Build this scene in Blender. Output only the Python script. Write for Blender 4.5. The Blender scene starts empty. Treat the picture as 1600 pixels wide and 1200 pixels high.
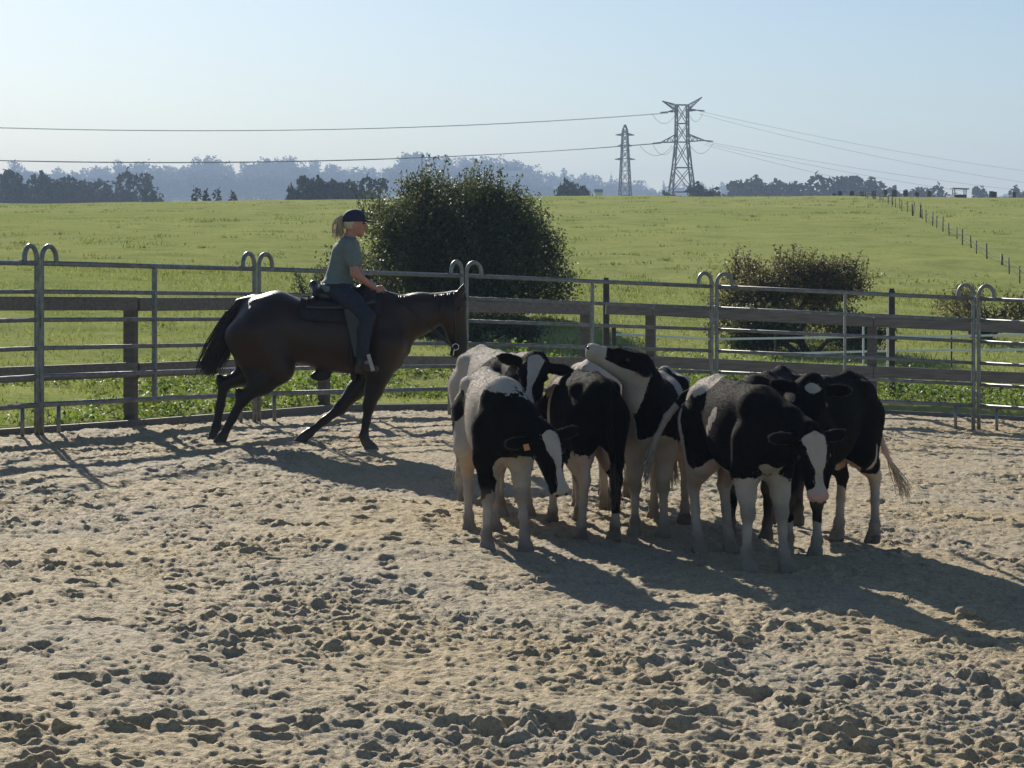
import bpy, bmesh, math, random
import numpy as np
from mathutils import Vector, Matrix

# ------------------------------------------------------------------ camera, sky, sun, exposure
scene = bpy.context.scene
C = scene.collection
FPX = 3300.0            # focal length in photo pixels (1600 wide)
HOR = 386.0             # photo row of the true horizon
EYE = 1.9
camd = bpy.data.cameras.new('camera'); cam = bpy.data.objects.new('camera', camd); C.objects.link(cam)
cam.location = (0, 0, EYE); cam.rotation_euler = (math.radians(90), 0, 0)
camd.sensor_width = 36; camd.lens = 36 * FPX / 1600; camd.shift_y = -(600 - HOR) / 1600
camd.clip_start = .1; camd.clip_end = 6000
scene.camera = cam
SUN_EL, SUN_AZ = 25.0, -20.0        # degrees; azimuth from +Y, negative to the left
world = bpy.data.worlds.new('World'); scene.world = world; world.use_nodes = True
wn = world.node_tree; bg = wn.nodes['Background']
sky = wn.nodes.new('ShaderNodeTexSky'); sky.sky_type = 'NISHITA'; sky.sun_disc = False
sky.sun_elevation = math.radians(SUN_EL); sky.sun_rotation = math.radians(SUN_AZ)
sky.air_density = 1.0; sky.dust_density = 0.45; sky.ozone_density = 3.6
wn.links.new(sky.outputs[0], bg.inputs[0]); bg.inputs[1].default_value = .056
sund = bpy.data.lights.new('sun', 'SUN'); sun = bpy.data.objects.new('sun', sund); C.objects.link(sun)
sund.energy = 5.0; sund.angle = math.radians(.55); sund.color = (1, .93, .80)
SV = Vector((math.sin(math.radians(SUN_AZ)) * math.cos(math.radians(SUN_EL)),
             math.cos(math.radians(SUN_AZ)) * math.cos(math.radians(SUN_EL)), math.sin(math.radians(SUN_EL))))
sun.rotation_euler = SV.to_track_quat('Z', 'Y').to_euler()
scene.view_settings.view_transform = 'Standard'; scene.view_settings.look = 'None'
scene.view_settings.gamma = 1; scene.view_settings.exposure = 0.75

R = np.random.RandomState(7)
random.seed(7)

def at(px, py, d):
    """world point seen at photo pixel px,py at distance d"""
    return Vector(((px - 800) / FPX * d, d, EYE - (py - HOR) / FPX * d))

# ------------------------------------------------------------------ helpers
def smooth(a, b, x):
    t = np.clip((x - a) / (b - a), 0, 1); return t * t * (3 - 2 * t)

TAB = np.random.RandomState(3).rand(256, 256).astype(np.float32)
def vnoise(x, y):
    xi = np.floor(x).astype(np.int64); yi = np.floor(y).astype(np.int64)
    fx = (x - xi); fy = (y - yi)
    fx = fx * fx * (3 - 2 * fx); fy = fy * fy * (3 - 2 * fy)
    x0 = xi & 255; x1 = (xi + 1) & 255; y0 = yi & 255; y1 = (yi + 1) & 255
    a = TAB[x0, y0]; b = TAB[x1, y0]; c = TAB[x0, y1]; d = TAB[x1, y1]
    return (a + (b - a) * fx) * (1 - fy) + (c + (d - c) * fx) * fy
def rnoise(x, y, s, k):          # rotated, offset noise in -1..1, cell size s
    ca, sa = math.cos(k * 1.7), math.sin(k * 1.7)
    return vnoise((x * ca - y * sa) / s + 37.1 * k, (x * sa + y * ca) / s + 11.3 * k) * 2 - 1
def noise3(p, s, k=0):           # cheap 3d noise from three planes
    return (rnoise(p[:, 0], p[:, 1], s, 1 + k) + rnoise(p[:, 1], p[:, 2], s, 2 + k) + rnoise(p[:, 2], p[:, 0], s, 3 + k)) / 1.8

def np_mesh(name, V, F, mat=None, smooth_=True, attrs=None, mats=None, fmat=None):
    """mesh from numpy arrays; F is (n,4) or (n,3)"""
    V = np.asarray(V, dtype=np.float32); F = np.asarray(F, dtype=np.int32)
    me = bpy.data.meshes.new(name)
    n, k = F.shape
    me.vertices.add(len(V)); me.vertices.foreach_set('co', V.ravel())
    me.loops.add(n * k); me.loops.foreach_set('vertex_index', F.ravel())
    me.polygons.add(n); me.polygons.foreach_set('loop_start', np.arange(0, n * k, k, dtype=np.int32))
    me.polygons.foreach_set('loop_total', np.full(n, k, dtype=np.int32))
    for m in (mats or ([mat] if mat else [])): me.materials.append(m)
    if fmat is not None: me.polygons.foreach_set('material_index', np.asarray(fmat, dtype=np.int32))
    me.update(calc_edges=True)
    if smooth_: me.polygons.foreach_set('use_smooth', np.ones(n, dtype=bool))
    for an, av in (attrs or {}).items():
        a = me.attributes.new(an, 'FLOAT', 'POINT'); a.data.foreach_set('value', np.asarray(av, dtype=np.float32))
    return me
def link(name, me, parent=None, label=None, cat=None, group=None, kind=None, loc=None):
    o = bpy.data.objects.new(name, me); C.objects.link(o)
    if parent is not None: o.parent = parent
    if loc is not None: o.location = loc
    return tag(o, label, cat, group, kind)
def tag(o, label=None, cat=None, group=None, kind=None):
    if label: o['label'] = label
    if cat: o['category'] = cat
    if group: o['group'] = group
    if kind: o['kind'] = kind
    return o
def empty(name, loc=(0, 0, 0), label=None, cat=None, group=None, rotz=0):
    o = link(name, None, None, label, cat, group); o.location = loc; o.rotation_euler = (0, 0, rotz); return o

class MB:
    """collects tubes, boxes and bars into one mesh"""
    def __init__(s): s.v = []; s.f = []
    def add(s, V, F):
        n = len(s.v); s.v += [tuple(p) for p in V]; s.f += [tuple(i + n for i in f) for f in F]; return s
    def tube(s, pts, r, seg=8, caps=True):
        pts = [Vector(p) for p in pts]; n = len(pts)
        rr = r if isinstance(r, (list, tuple)) else [r] * n
        base = len(s.v); up = None
        for i, p in enumerate(pts):
            t = (pts[min(i + 1, n - 1)] - pts[max(i - 1, 0)]).normalized()
            if up is None:
                up = Vector((0, 0, 1)) if abs(t.z) < .9 else Vector((1, 0, 0))
            a = t.cross(up)
            if a.length < 1e-6: a = t.orthogonal()
            a.normalize(); b = a.cross(t).normalized(); up = b
            for k in range(seg):
                q = 2 * math.pi * k / seg
                s.v.append(tuple(p + (a * math.cos(q) + b * math.sin(q)) * rr[i]))
        for i in range(n - 1):
            for k in range(seg):
                k2 = (k + 1) % seg
                s.f.append((base + i * seg + k, base + i * seg + k2, base + (i + 1) * seg + k2, base + (i + 1) * seg + k))
        if caps:
            s.f.append(tuple(base + k for k in reversed(range(seg))))
            s.f.append(tuple(base + (n - 1) * seg + k for k in range(seg)))
        return s
    def bar(s, a, b, w, h, up=(0, 0, 1), bev=0.0):
        """box from a to b, width w sideways, h along up; bev chamfers the long edges"""
        a = Vector(a); b = Vector(b); t = (b - a).normalized(); up = Vector(up)
        x = t.cross(up)
        if x.length < 1e-4: x = t.orthogonal()
        x.normalize(); z = x.cross(t).normalized()
        if bev > 0:
            c = min(bev, w * .4, h * .4)
            prof = [(-w / 2 + c, -h / 2), (w / 2 - c, -h / 2), (w / 2, -h / 2 + c), (w / 2, h / 2 - c), (w / 2 - c, h / 2), (-w / 2 + c, h / 2), (-w / 2, h / 2 - c), (-w / 2, -h / 2 + c)]
        else:
            prof = [(-w / 2, -h / 2), (w / 2, -h / 2), (w / 2, h / 2), (-w / 2, h / 2)]
        n = len(prof); base = len(s.v)
        for p in (a, b):
            for (u, v) in prof: s.v.append(tuple(p + x * u + z * v))
        for k in range(n):
            k2 = (k + 1) % n
            s.f.append((base + k, base + k2, base + n + k2, base + n + k))
        s.f.append(tuple(base + k for k in reversed(range(n)))); s.f.append(tuple(base + n + k for k in range(n)))
        return s
    def mesh(s, name, mat, smooth_=False):
        me = bpy.data.meshes.new(name); me.from_pydata(s.v, [], s.f); me.update()
        if mat: me.materials.append(mat)
        bm = bmesh.new(); bm.from_mesh(me); bmesh.ops.recalc_face_normals(bm, faces=bm.faces); bm.to_mesh(me); bm.free()
        if smooth_:
            for p in me.polygons: p.use_smooth = len(p.vertices) == 4
        return me
    def build(s, name, mat, parent=None, smooth_=False, **k):
        return link(name, s.mesh(name, mat, smooth_), parent, **k)

# ------------------------------------------------------------------ materials
def newmat(name):
    m = bpy.data.materials.new(name); m.use_nodes = True
    nt = m.node_tree; return m, nt, nt.nodes['Principled BSDF']
def nd(nt, typ, **k):
    n = nt.nodes.new(typ)
    for a, b in k.items(): setattr(n, a, b)
    return n
def lk(nt, a, b): nt.links.new(a, b)
def ramp(nt, fac, stops):
    r = nd(nt, 'ShaderNodeValToRGB'); el = r.color_ramp.elements
    while len(el) < len(stops): el.new(.5)
    for e, (p, c) in zip(el, stops):
        e.position = p; e.color = (*c, 1) if len(c) == 3 else c
    lk(nt, fac, r.inputs[0]); return r.outputs[0]
def noise(nt, scale, detail=4, vec=None, rough=.55, coord='Object'):
    n = nd(nt, 'ShaderNodeTexNoise'); n.inputs['Scale'].default_value = scale; n.inputs['Detail'].default_value = detail
    n.inputs['Roughness'].default_value = rough
    if vec is None:
        t = nd(nt, 'ShaderNodeTexCoord'); vec = t.outputs[coord]
    lk(nt, vec, n.inputs['Vector']); return n.outputs['Fac']
def bump(nt, bsdf, h, strength=.3, dist=.01):
    b = nd(nt, 'ShaderNodeBump'); b.inputs['Strength'].default_value = strength; b.inputs['Distance'].default_value = dist
    lk(nt, h, b.inputs['Height']); lk(nt, b.outputs[0], bsdf.inputs['Normal']); return b
def mat(name, c1, c2=None, scale=8, rough=.7, metal=0, bumpk=0, bdist=.01, stretch=None, spec=None, lo=.35, hi=.65, detail=5, coord='Object'):
    m, nt, b = newmat(name)
    b.inputs['Roughness'].default_value = rough; b.inputs['Metallic'].default_value = metal
    if spec is not None: b.inputs['Specular IOR Level'].default_value = spec
    b.inputs['Base Color'].default_value = (*c1, 1)
    if c2 is not None:
        t = nd(nt, 'ShaderNodeTexCoord'); v = t.outputs[coord]
        if stretch:
            mp = nd(nt, 'ShaderNodeMapping'); mp.inputs['Scale'].default_value = stretch; lk(nt, v, mp.inputs[0]); v = mp.outputs[0]
        f = noise(nt, scale, detail, v)
        lk(nt, ramp(nt, f, [(lo, c1), (hi, c2)]), b.inputs['Base Color'])
        if bumpk: bump(nt, b, f, bumpk, bdist)
    return m

M = {}
M['steel'] = mat('galvanised_steel', (.27, .28, .28), (.17, .18, .18), scale=14, rough=.5, metal=.7, bumpk=.05)
M['wood'] = mat('weathered_wood', (.15, .128, .105), (.075, .066, .057), scale=5, rough=.75, bumpk=.4, bdist=.006, stretch=(1, 1, 6), lo=.3, hi=.7)
M['rail'] = mat('weathered_board', (.20, .182, .16), (.10, .092, .083), scale=4, rough=.7, bumpk=.4, bdist=.005, stretch=(.6, 6, 9), lo=.3, hi=.7)
M['darkpost'] = mat('dark_post', (.035, .03, .027), (.06, .05, .042), scale=9, rough=.7)
M['greypost'] = mat('grey_post', (.10, .09, .08), (.05, .045, .04), scale=9, rough=.8)
M['tape'] = mat('white_tape', (.78, .78, .76), rough=.5)
M['pylon'] = mat('pylon_steel', (.035, .037, .04), (.025, .027, .03), scale=.4, rough=.8)
M['cable'] = mat('cable', (.10, .10, .11), rough=.6, metal=.3)
M['bark'] = mat('bark', (.09, .07, .055), (.04, .033, .027), scale=6, rough=.85, bumpk=.5, bdist=.02)
M['hide_wood'] = mat('hut_wood', (.07, .05, .04), (.04, .03, .025), scale=3, rough=.8)
M['metal_roof'] = mat('metal_roof', (.25, .25, .25), (.18, .18, .18), scale=3, rough=.5, metal=.5)
M['house'] = mat('house_wall', (.55, .52, .47), (.48, .45, .40), scale=1, rough=.8)
M['house_roof'] = mat('house_roof', (.16, .12, .11), (.12, .10, .10), scale=2, rough=.8)

def leafmat(name, c_dark, c_light, trans=.35, rough=.45, spec=.4):
    m, nt, b = newmat(name)
    a = nd(nt, 'ShaderNodeAttribute', attribute_name='tint')
    col = ramp(nt, a.outputs['Fac'], [(0, c_dark), (1, c_light)])
    lk(nt, col, b.inputs['Base Color']); b.inputs['Roughness'].default_value = rough
    b.inputs['Specular IOR Level'].default_value = spec
    tr = nd(nt, 'ShaderNodeBsdfTranslucent')
    hs = nd(nt, 'ShaderNodeHueSaturation'); hs.inputs['Saturation'].default_value = 1.1; hs.inputs['Value'].default_value = 1.5
    lk(nt, col, hs.inputs['Color']); lk(nt, hs.outputs[0], tr.inputs[0])
    mx = nd(nt, 'ShaderNodeMixShader'); mx.inputs[0].default_value = trans
    lk(nt, b.outputs[0], mx.inputs[1]); lk(nt, tr.outputs[0], mx.inputs[2])
    lk(nt, mx.outputs[0], nt.nodes['Material Output'].inputs[0]); return m
M['leaf'] = leafmat('bush_leaf', (.042, .055, .026), (.115, .13, .06), .30, .6, .2)
M['leaf_olive'] = leafmat('olive_leaf', (.06, .058, .026), (.17, .145, .065), .30, .6, .2)
M['leaf_far'] = leafmat('far_leaf', (.026, .036, .022), (.065, .075, .04), .10, .9, .0)
M['weed'] = leafmat('weed_leaf', (.065, .10, .024), (.165, .22, .05), .45, .6, .25)
M['grass'] = leafmat('grass_blade', (.125, .15, .045), (.22, .24, .078), .40, .6, .1)
M['dry'] = leafmat('dry_twig', (.10, .08, .05), (.2, .16, .09), .1, .7, .2)

# sand
m, nt, b = newmat('arena_sand'); M['sand'] = m
b.inputs['Roughness'].default_value = .85; b.inputs['Specular IOR Level'].default_value = .25
f1 = noise(nt, .55, 4); f2 = noise(nt, 13, 6, rough=.65); f3 = noise(nt, 55, 4, rough=.7)
cA = ramp(nt, f1, [(.35, (.50, .395, .235)), (.65, (.45, .385, .28))])
cB = ramp(nt, f2, [(.30, (.74, .73, .72)), (.60, (1.0, 1.0, 1.0))])
mx = nd(nt, 'ShaderNodeMixRGB', blend_type='MULTIPLY'); mx.inputs[0].default_value = .8
lk(nt, cA, mx.inputs[1]); lk(nt, cB, mx.inputs[2])
sp = ramp(nt, f3, [(.36, (.55, .52, .5)), (.52, (1, 1, 1)), (.70, (1.15, 1.12, 1.05))])
mx2 = nd(nt, 'ShaderNodeMixRGB', blend_type='MULTIPLY'); mx2.inputs[0].default_value = .6
lk(nt, mx.outputs[0], mx2.inputs[1]); lk(nt, sp, mx2.inputs[2]); lk(nt, mx2.outputs[0], b.inputs['Base Color'])
ad = nd(nt, 'ShaderNodeMath', operation='ADD'); lk(nt, f2, ad.inputs[0]); lk(nt, f3, ad.inputs[1])
bump(nt, b, ad.outputs[0], 1.0, .022)

# pasture
m, nt, b = newmat('pasture_grass'); M['pasture'] = m
b.inputs['Roughness'].default_value = 1; b.inputs['Specular IOR Level'].default_value = 0
g1 = noise(nt, .05, 5); g2 = noise(nt, .7, 6); g3 = noise(nt, 7, 5, rough=.7)
cA = ramp(nt, g1, [(.35, (.26, .295, .102)), (.65, (.31, .328, .126))])
cB = ramp(nt, g2, [(.28, (.60, .68, .55)), (.5, (.95, .95, .95)), (.75, (1.15, 1.08, .95))])
cC = ramp(nt, g3, [(.3, (.6, .62, .55)), (.55, (1, 1, 1)), (.8, (1.2, 1.15, 1.05))])
mx = nd(nt, 'ShaderNodeMixRGB', blend_type='MULTIPLY'); mx.inputs[0].default_value = .7
lk(nt, cA, mx.inputs[1]); lk(nt, cB, mx.inputs[2])
mx2 = nd(nt, 'ShaderNodeMixRGB', blend_type='MULTIPLY'); mx2.inputs[0].default_value = .7
lk(nt, mx.outputs[0], mx2.inputs[1]); lk(nt, cC, mx2.inputs[2]); lk(nt, mx2.outputs[0], b.inputs['Base Color'])
ad = nd(nt, 'ShaderNodeMath', operation='ADD'); lk(nt, g2, ad.inputs[0]); lk(nt, g3, ad.inputs[1])
bump(nt, b, ad.outputs[0], .35, .08)

# coat: 'coat' > 0 white, < 0 black ; 'dirt' 0..1, also the painted ear rim light ; 'pink' 0..1
def coatmat(name, dark, light, pinkc=(.55, .30, .25), dirt_rimlight_c=(.16, .13, .10), nscale=45, rough=.8, sheen=.02, spec=.03):
    m, nt, b = newmat(name)
    tc = nd(nt, 'ShaderNodeTexCoord')
    at_ = nd(nt, 'ShaderNodeAttribute', attribute_name='coat')
    n = noise(nt, nscale, 4, tc.outputs['Object'])
    s = nd(nt, 'ShaderNodeMath', operation='MULTIPLY_ADD'); lk(nt, n, s.inputs[0]); s.inputs[1].default_value = .22; s.inputs[2].default_value = -.11
    ad = nd(nt, 'ShaderNodeMath', operation='ADD'); lk(nt, at_.outputs['Fac'], ad.inputs[0]); lk(nt, s.outputs[0], ad.inputs[1])
    mr = nd(nt, 'ShaderNodeMapRange'); mr.inputs['From Min'].default_value = -.012; mr.inputs['From Max'].default_value = .012
    lk(nt, ad.outputs[0], mr.inputs[0])
    v = noise(nt, 6, 3, tc.outputs['Object'])
    lt = ramp(nt, v, [(.3, tuple(c * .8 for c in light)), (.7, light)])
    dk = ramp(nt, v, [(.3, dark), (.7, tuple(min(1, c * 1.5) for c in dark))])
    m1 = nd(nt, 'ShaderNodeMixRGB'); lk(nt, mr.outputs[0], m1.inputs[0]); lk(nt, dk, m1.inputs[1]); lk(nt, lt, m1.inputs[2])
    pk = nd(nt, 'ShaderNodeAttribute', attribute_name='pink'); m2 = nd(nt, 'ShaderNodeMixRGB')
    lk(nt, pk.outputs['Fac'], m2.inputs[0]); lk(nt, m1.outputs[0], m2.inputs[1]); m2.inputs[2].default_value = (*pinkc, 1)
    dt = nd(nt, 'ShaderNodeAttribute', attribute_name='dirt'); m3 = nd(nt, 'ShaderNodeMixRGB')
    lk(nt, dt.outputs['Fac'], m3.inputs[0]); lk(nt, m2.outputs[0], m3.inputs[1]); m3.inputs[2].default_value = (*dirt_rimlight_c, 1)
    lk(nt, m3.outputs[0], b.inputs['Base Color'])
    b.inputs['Roughness'].default_value = rough; b.inputs['Specular IOR Level'].default_value = spec
    b.inputs['Sheen Weight'].default_value = sheen; b.inputs['Sheen Roughness'].default_value = .4
    fn = noise(nt, 160, 3, tc.outputs['Object'], .7)
    bump(nt, b, fn, .35, .006)
    return m
M['cow'] = coatmat('cow_coat', (.006, .0056, .0053), (.47, .41, .35))
M['cow_fur'] = coatmat('cow_fur', (.006, .0056, .0053), (.47, .41, .35), rough=.85, sheen=0)
M['cow_fur'].node_tree.nodes['Principled BSDF'].inputs['Specular IOR Level'].default_value = 0
M['horse'] = coatmat('horse_coat', (.0068, .005, .0044), (.03, .0135, .008), rough=.42, sheen=.05, spec=.35, dirt_rimlight_c=(.10, .085, .07))
M['earhair'] = mat('ear_hair', (.22, .19, .16), (.32, .29, .25), scale=30, rough=.6)
M['eye'] = mat('eye', (.01, .008, .006), rough=.08)
M['horsehair'] = mat('horse_hair', (.012, .010, .009), (.03, .02, .015), scale=30, rough=.45)
M['switch'] = mat('tail_switch', (.5, .45, .38), (.35, .30, .25), scale=30, rough=.6)
M['tagor'] = mat('ear_tag_plastic', (.62, .26, .10), rough=.5)
M['leather'] = mat('saddle_leather', (.010, .008, .007), (.018, .013, .010), scale=20, rough=.35)
M['pad'] = mat('saddle_pad', (.012, .012, .014), (.02, .02, .022), scale=40, rough=.9)
M['bright'] = mat('bright_metal', (.65, .65, .66), rough=.25, metal=.9)
M['paleleather'] = mat('pale_leather', (.42, .40, .37), (.34, .32, .30), scale=20, rough=.55)
M['skin'] = mat('skin', (.47, .23, .165), (.40, .19, .135), scale=12, rough=.5)
M['shirt'] = mat('shirt_cloth', (.155, .195, .185), (.125, .16, .155), scale=30, rough=.85, bumpk=.2)
M['jeans'] = mat('jeans_cloth', (.014, .018, .03), (.024, .03, .046), scale=30, rough=.85, bumpk=.2)
M['cap'] = mat('cap_cloth', (.016, .018, .055), (.022, .025, .07), scale=40, rough=.8)
M['hair'] = mat('blond_hair', (.62, .52, .36), (.45, .36, .23), scale=25, rough=.5, stretch=(1, 1, .15))
M['boot'] = mat('boot_leather', (.05, .042, .036), (.035, .03, .026), scale=12, rough=.5)

# ------------------------------------------------------------------ terrain
def plane_z(x, y):                       # the arena falls to the right
    xs = 14 * np.tanh(np.asarray(x) / 14.0)
    return -.05 * xs - .11
WOOD_L = [(-9.6, 12.4), (-6.6, 17.3), (-3.9, 21.6), (-2.2, 24.7), (.95, 27.3)]
WOOD_R = [(1.2, 28.0), (1.85, 28.2), (4.86, 28.5), (8.1, 28.2), (11.3, 26.6)]
EDGE = [(-14, 4)] + WOOD_L + WOOD_R[1:] + [(16, 18), (18, 4)]
def edge_s(x, y):
    """signed distance to the arena edge, positive outside"""
    x = np.asarray(x, dtype=np.float64); y = np.asarray(y, dtype=np.float64)
    best = np.full(x.shape, 1e9); sg = np.zeros(x.shape)
    for (ax, ay), (bx, by) in zip(EDGE[:-1], EDGE[1:]):
        dx, dy = bx - ax, by - ay; L2 = dx * dx + dy * dy
        t = np.clip(((x - ax) * dx + (y - ay) * dy) / L2, 0, 1)
        qx = x - (ax + t * dx); qy = y - (ay + t * dy); dd = np.hypot(qx, qy)
        cr = dx * (y - ay) - dy * (x - ax)          # left of travel = outside
        m = dd < best - 1e-6
        best = np.where(m, dd, best); sg = np.where(m, np.sign(cr), sg)
    return best * sg
CREST = 165.0
def field_z(x, y):
    """ground outside the arena"""
    x = np.asarray(x, dtype=np.float64); y = np.asarray(y, dtype=np.float64)
    p = plane_z(x, y)
    cy = 5.55 + .0035 * np.clip(x, -80, 80) + .25 * np.sin(x * .05 + 1)
    t = np.clip((y - 27) / (CREST - 27), 0, 1)
    up = p * (1 - smooth(0, .6, t)) + (cy) * (t * 1.0 + .10 * np.sin(t * math.pi)) 
    # rounds over the crest and falls away beyond it
    beyond = np.clip(y - (CREST - 6), 0, None)
    up = up - .00028 * np.minimum(beyond, 260) ** 1.9
    valley = -1.5
    up = np.where(y > CREST, np.maximum(up, valley), up)
    # far ridge
    prof = np.interp(x / np.maximum(y, 1) * FPX + 800, [-500, 0, 120, 350, 520, 640, 760, 850, 930, 1060, 1150, 1320, 1600, 2200],
                     [56, 58, 60, 64, 62, 65, 63, 58, 52, 46, 40, 38, 36, 30])
    ridge = smooth(1000, 1950, y) * (prof + 1.5) + .0 
    return np.where(y > CREST, up + ridge, up)
def ground_z(x, y):
    return field_z(x, y)

def lines(segs):
    out = []
    for a, b, st in segs:
        n = max(1, int(round((b - a) / st))); out += list(np.linspace(a, b, n, endpoint=False))
    out.append(segs[-1][1]); return np.array(out)
gx = lines([(-1000, -200, 40), (-200, -60, 8), (-60, -16, 2), (-16, 18, .22), (18, 60, 2), (60, 200, 8), (200, 1000, 40)])
gy = lines([(-30, 3, 3), (3, 12, .6), (12, 34, .2), (34, 60, .5), (60, 200, 2), (200, 500, 12), (500, 2500, 40)])
X, Y = np.meshgrid(gx, gy, indexing='ij')
S = edge_s(X, Y)
inside = smooth(-.02, -.45, S)
Z = field_z(X, Y) + .05 - .55 * inside
near = np.exp(-np.clip(Y - 20, 0, None) / 60)
Z += (1 - inside) * (.05 * rnoise(X, Y, 2.3, 1) + .03 * rnoise(X, Y, .8, 2) + .10 * rnoise(X, Y, 9, 3) * smooth(30, 45, Y)) * smooth(0, 3, S)
nx, ny = X.shape
I = np.arange(nx * ny).reshape(nx, ny)
Fq = np.stack([I[:-1, :-1], I[1:, :-1], I[1:, 1:], I[:-1, 1:]], -1).reshape(-1, 4)
link('pasture', np_mesh('pasture', np.stack([X, Y, Z], -1).reshape(-1, 3), Fq, M['pasture']), kind='structure')

# ------------------------------------------------------------------ churned sand
UN, DN = 900, 1000
u = np.linspace(-.41, .41, UN); d = np.geomspace(6.6, 30.5, DN)
U, D = np.meshgrid(u, d, indexing='ij'); X = U * D; Y = D.copy()
def sand_base(x, y):
    z = .030 * rnoise(x, y, 1.7, 4) + .016 * rnoise(x, y, .6, 5)
    x, y = x + .034 * rnoise(x, y, .12, 31) + .014 * rnoise(x, y, .045, 32), y + .034 * rnoise(x, y, .12, 33) + .014 * rnoise(x, y, .045, 34)
    amp = .62 + .50 * smooth(-.5, .7, rnoise(x, y, .8, 10))
    rg = lambda q, k: .62 - np.abs(rnoise(x, y, q, k))
    z += amp * (.009 * rnoise(x, y, .30, 6) + .009 * rnoise(x, y, .15, 7) + .013 * rg(.17, 14) + .017 * rg(.085, 8) + .012 * rg(.05, 9) + .010 * rnoise(x, y, .03, 15) + .006 * rnoise(x, y, .018, 18))
    cl = smooth(.45, .75, rnoise(x, y, .085, 12)) * smooth(-.1, .6, rnoise(x, y, .5, 13))
    cl2 = smooth(.5, .7, rnoise(x, y, .045, 16)) * smooth(-.9, .5, rnoise(x, y, .35, 17))
    return z + .008 * cl + .005 * cl2
Zs = sand_base(X, Y)
rh = np.random.RandomState(11)
for i in range(2000):
    dd = rh.uniform(6.8, 29); xx = rh.uniform(-.40, .40) * dd
    big = rh.rand()
    ra = rh.uniform(.04, .075) * (1.6 if big > .93 else 1); an = rh.uniform(0, math.pi); el = rh.uniform(1.0, 1.6)
    dep = rh.uniform(.010, .034) * (1.3 if big > .9 else 1)
    j0, j1 = np.searchsorted(d, [dd - ra * 2.6, dd + ra * 2.6])
    i0, i1 = np.searchsorted(u, [(xx - ra * 2.8) / dd, (xx + ra * 2.8) / dd])
    if j1 <= j0 or i1 <= i0: continue
    sx = X[i0:i1, j0:j1] - xx; sy = Y[i0:i1, j0:j1] - dd
    ca, sa = math.cos(an), math.sin(an)
    r = np.hypot((sx * ca + sy * sa) / el, -sx * sa + sy * ca) / ra
    r = r * (1 + .28 * rnoise(sx + xx, sy + dd, .06, 19))
    Zs[i0:i1, j0:j1] += -dep * (1 - smooth(.55, 1.05, r)) + dep * .38 * np.exp(-((r - 1.3) / .36) ** 2) * (.5 + .8 * smooth(-.4, .6, rnoise(sx + xx, sy + dd, .05, 20)))
Sd = edge_s(X, Y)
Z = plane_z(X, Y) + Zs * (1 - .5 * smooth(-.6, 0, Sd)) - .6 * smooth(.06, .5, Sd)
I = np.arange(UN * DN).reshape(UN, DN)
Fq = np.stack([I[:-1, :-1], I[1:, :-1], I[1:, 1:], I[:-1, 1:]], -1).reshape(-1, 4)
keep = (Sd < .7).reshape(-1)[Fq].any(1)
Vs = np.stack([X, Y, Z], -1).reshape(-1, 3)
Fq = Fq[keep]; used = np.unique(Fq); remap = np.full(len(Vs), -1); remap[used] = np.arange(len(used))
link('arena_sand', np_mesh('arena_sand', Vs[used], remap[Fq], M['sand']), kind='structure')

# ------------------------------------------------------------------ wooden fence and its timber edging
def gz(x, y): return float(plane_z(np.array(x), np.array(y)))
def P3(p, h): return Vector((p[0], p[1], gz(*p) + h))
def wooden_fence(pts, ends, label, skip_post=()):
    root = empty('wooden_fence', P3(pts[0], 0), label, 'fence', 'post and rail fences round the arena')
    inv = -Vector(root.location)
    for i, p in enumerate(pts):
        if i in skip_post: continue
        b = P3(p, -.25) + inv; t = P3(p, 1.29) + inv
        MB().bar(b, t, .125, .125, up=(.3, 1, 0), bev=.02).build('post', M['wood'], root)
    for (a, c) in zip(pts[:-1], pts[1:]):
        dirv = (Vector((*c, 0)) - Vector((*a, 0))).normalized(); nrm = Vector((-dirv.y, dirv.x, 0)) * -.085
        for h, hh in ((1.245, .135), (.57, .15)):
            j = random.uniform(-.012, .012); k2 = random.uniform(-.012, .012)
            e = dirv * .015
            MB().bar(P3(a, h + j) + inv + nrm + e, P3(c, h + k2) + inv + nrm - e, .045, hh, bev=.008).build('rail', M['rail'], root)
    return root
wooden_fence(WOOD_L, 0, 'brown post and rail wooden fence behind the horse, left run')
wooden_fence(WOOD_R, 0, 'brown post and rail wooden fence behind the cattle, right run', skip_post=(0,))
ed = empty('timber_edging', P3(WOOD_L[1], 0), 'low dark timber boards edging the sand under the wooden fence', 'edging')
for (a, c) in zip(WOOD_L[:-1] + [WOOD_L[-1]] + WOOD_R[1:-1], WOOD_L[1:] + [WOOD_R[1]] + WOOD_R[2:]):
    dv = (Vector((*c, 0)) - Vector((*a, 0))).normalized(); nv = Vector((-dv.y, dv.x, 0)) * -.17
    MB().bar(P3(a, -.055) - ed.location + nv + dv * .01, P3(c, -.055) - ed.location + nv - dv * .01, .06, .24, bev=.01).build('board', M['rail'], ed)

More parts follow.
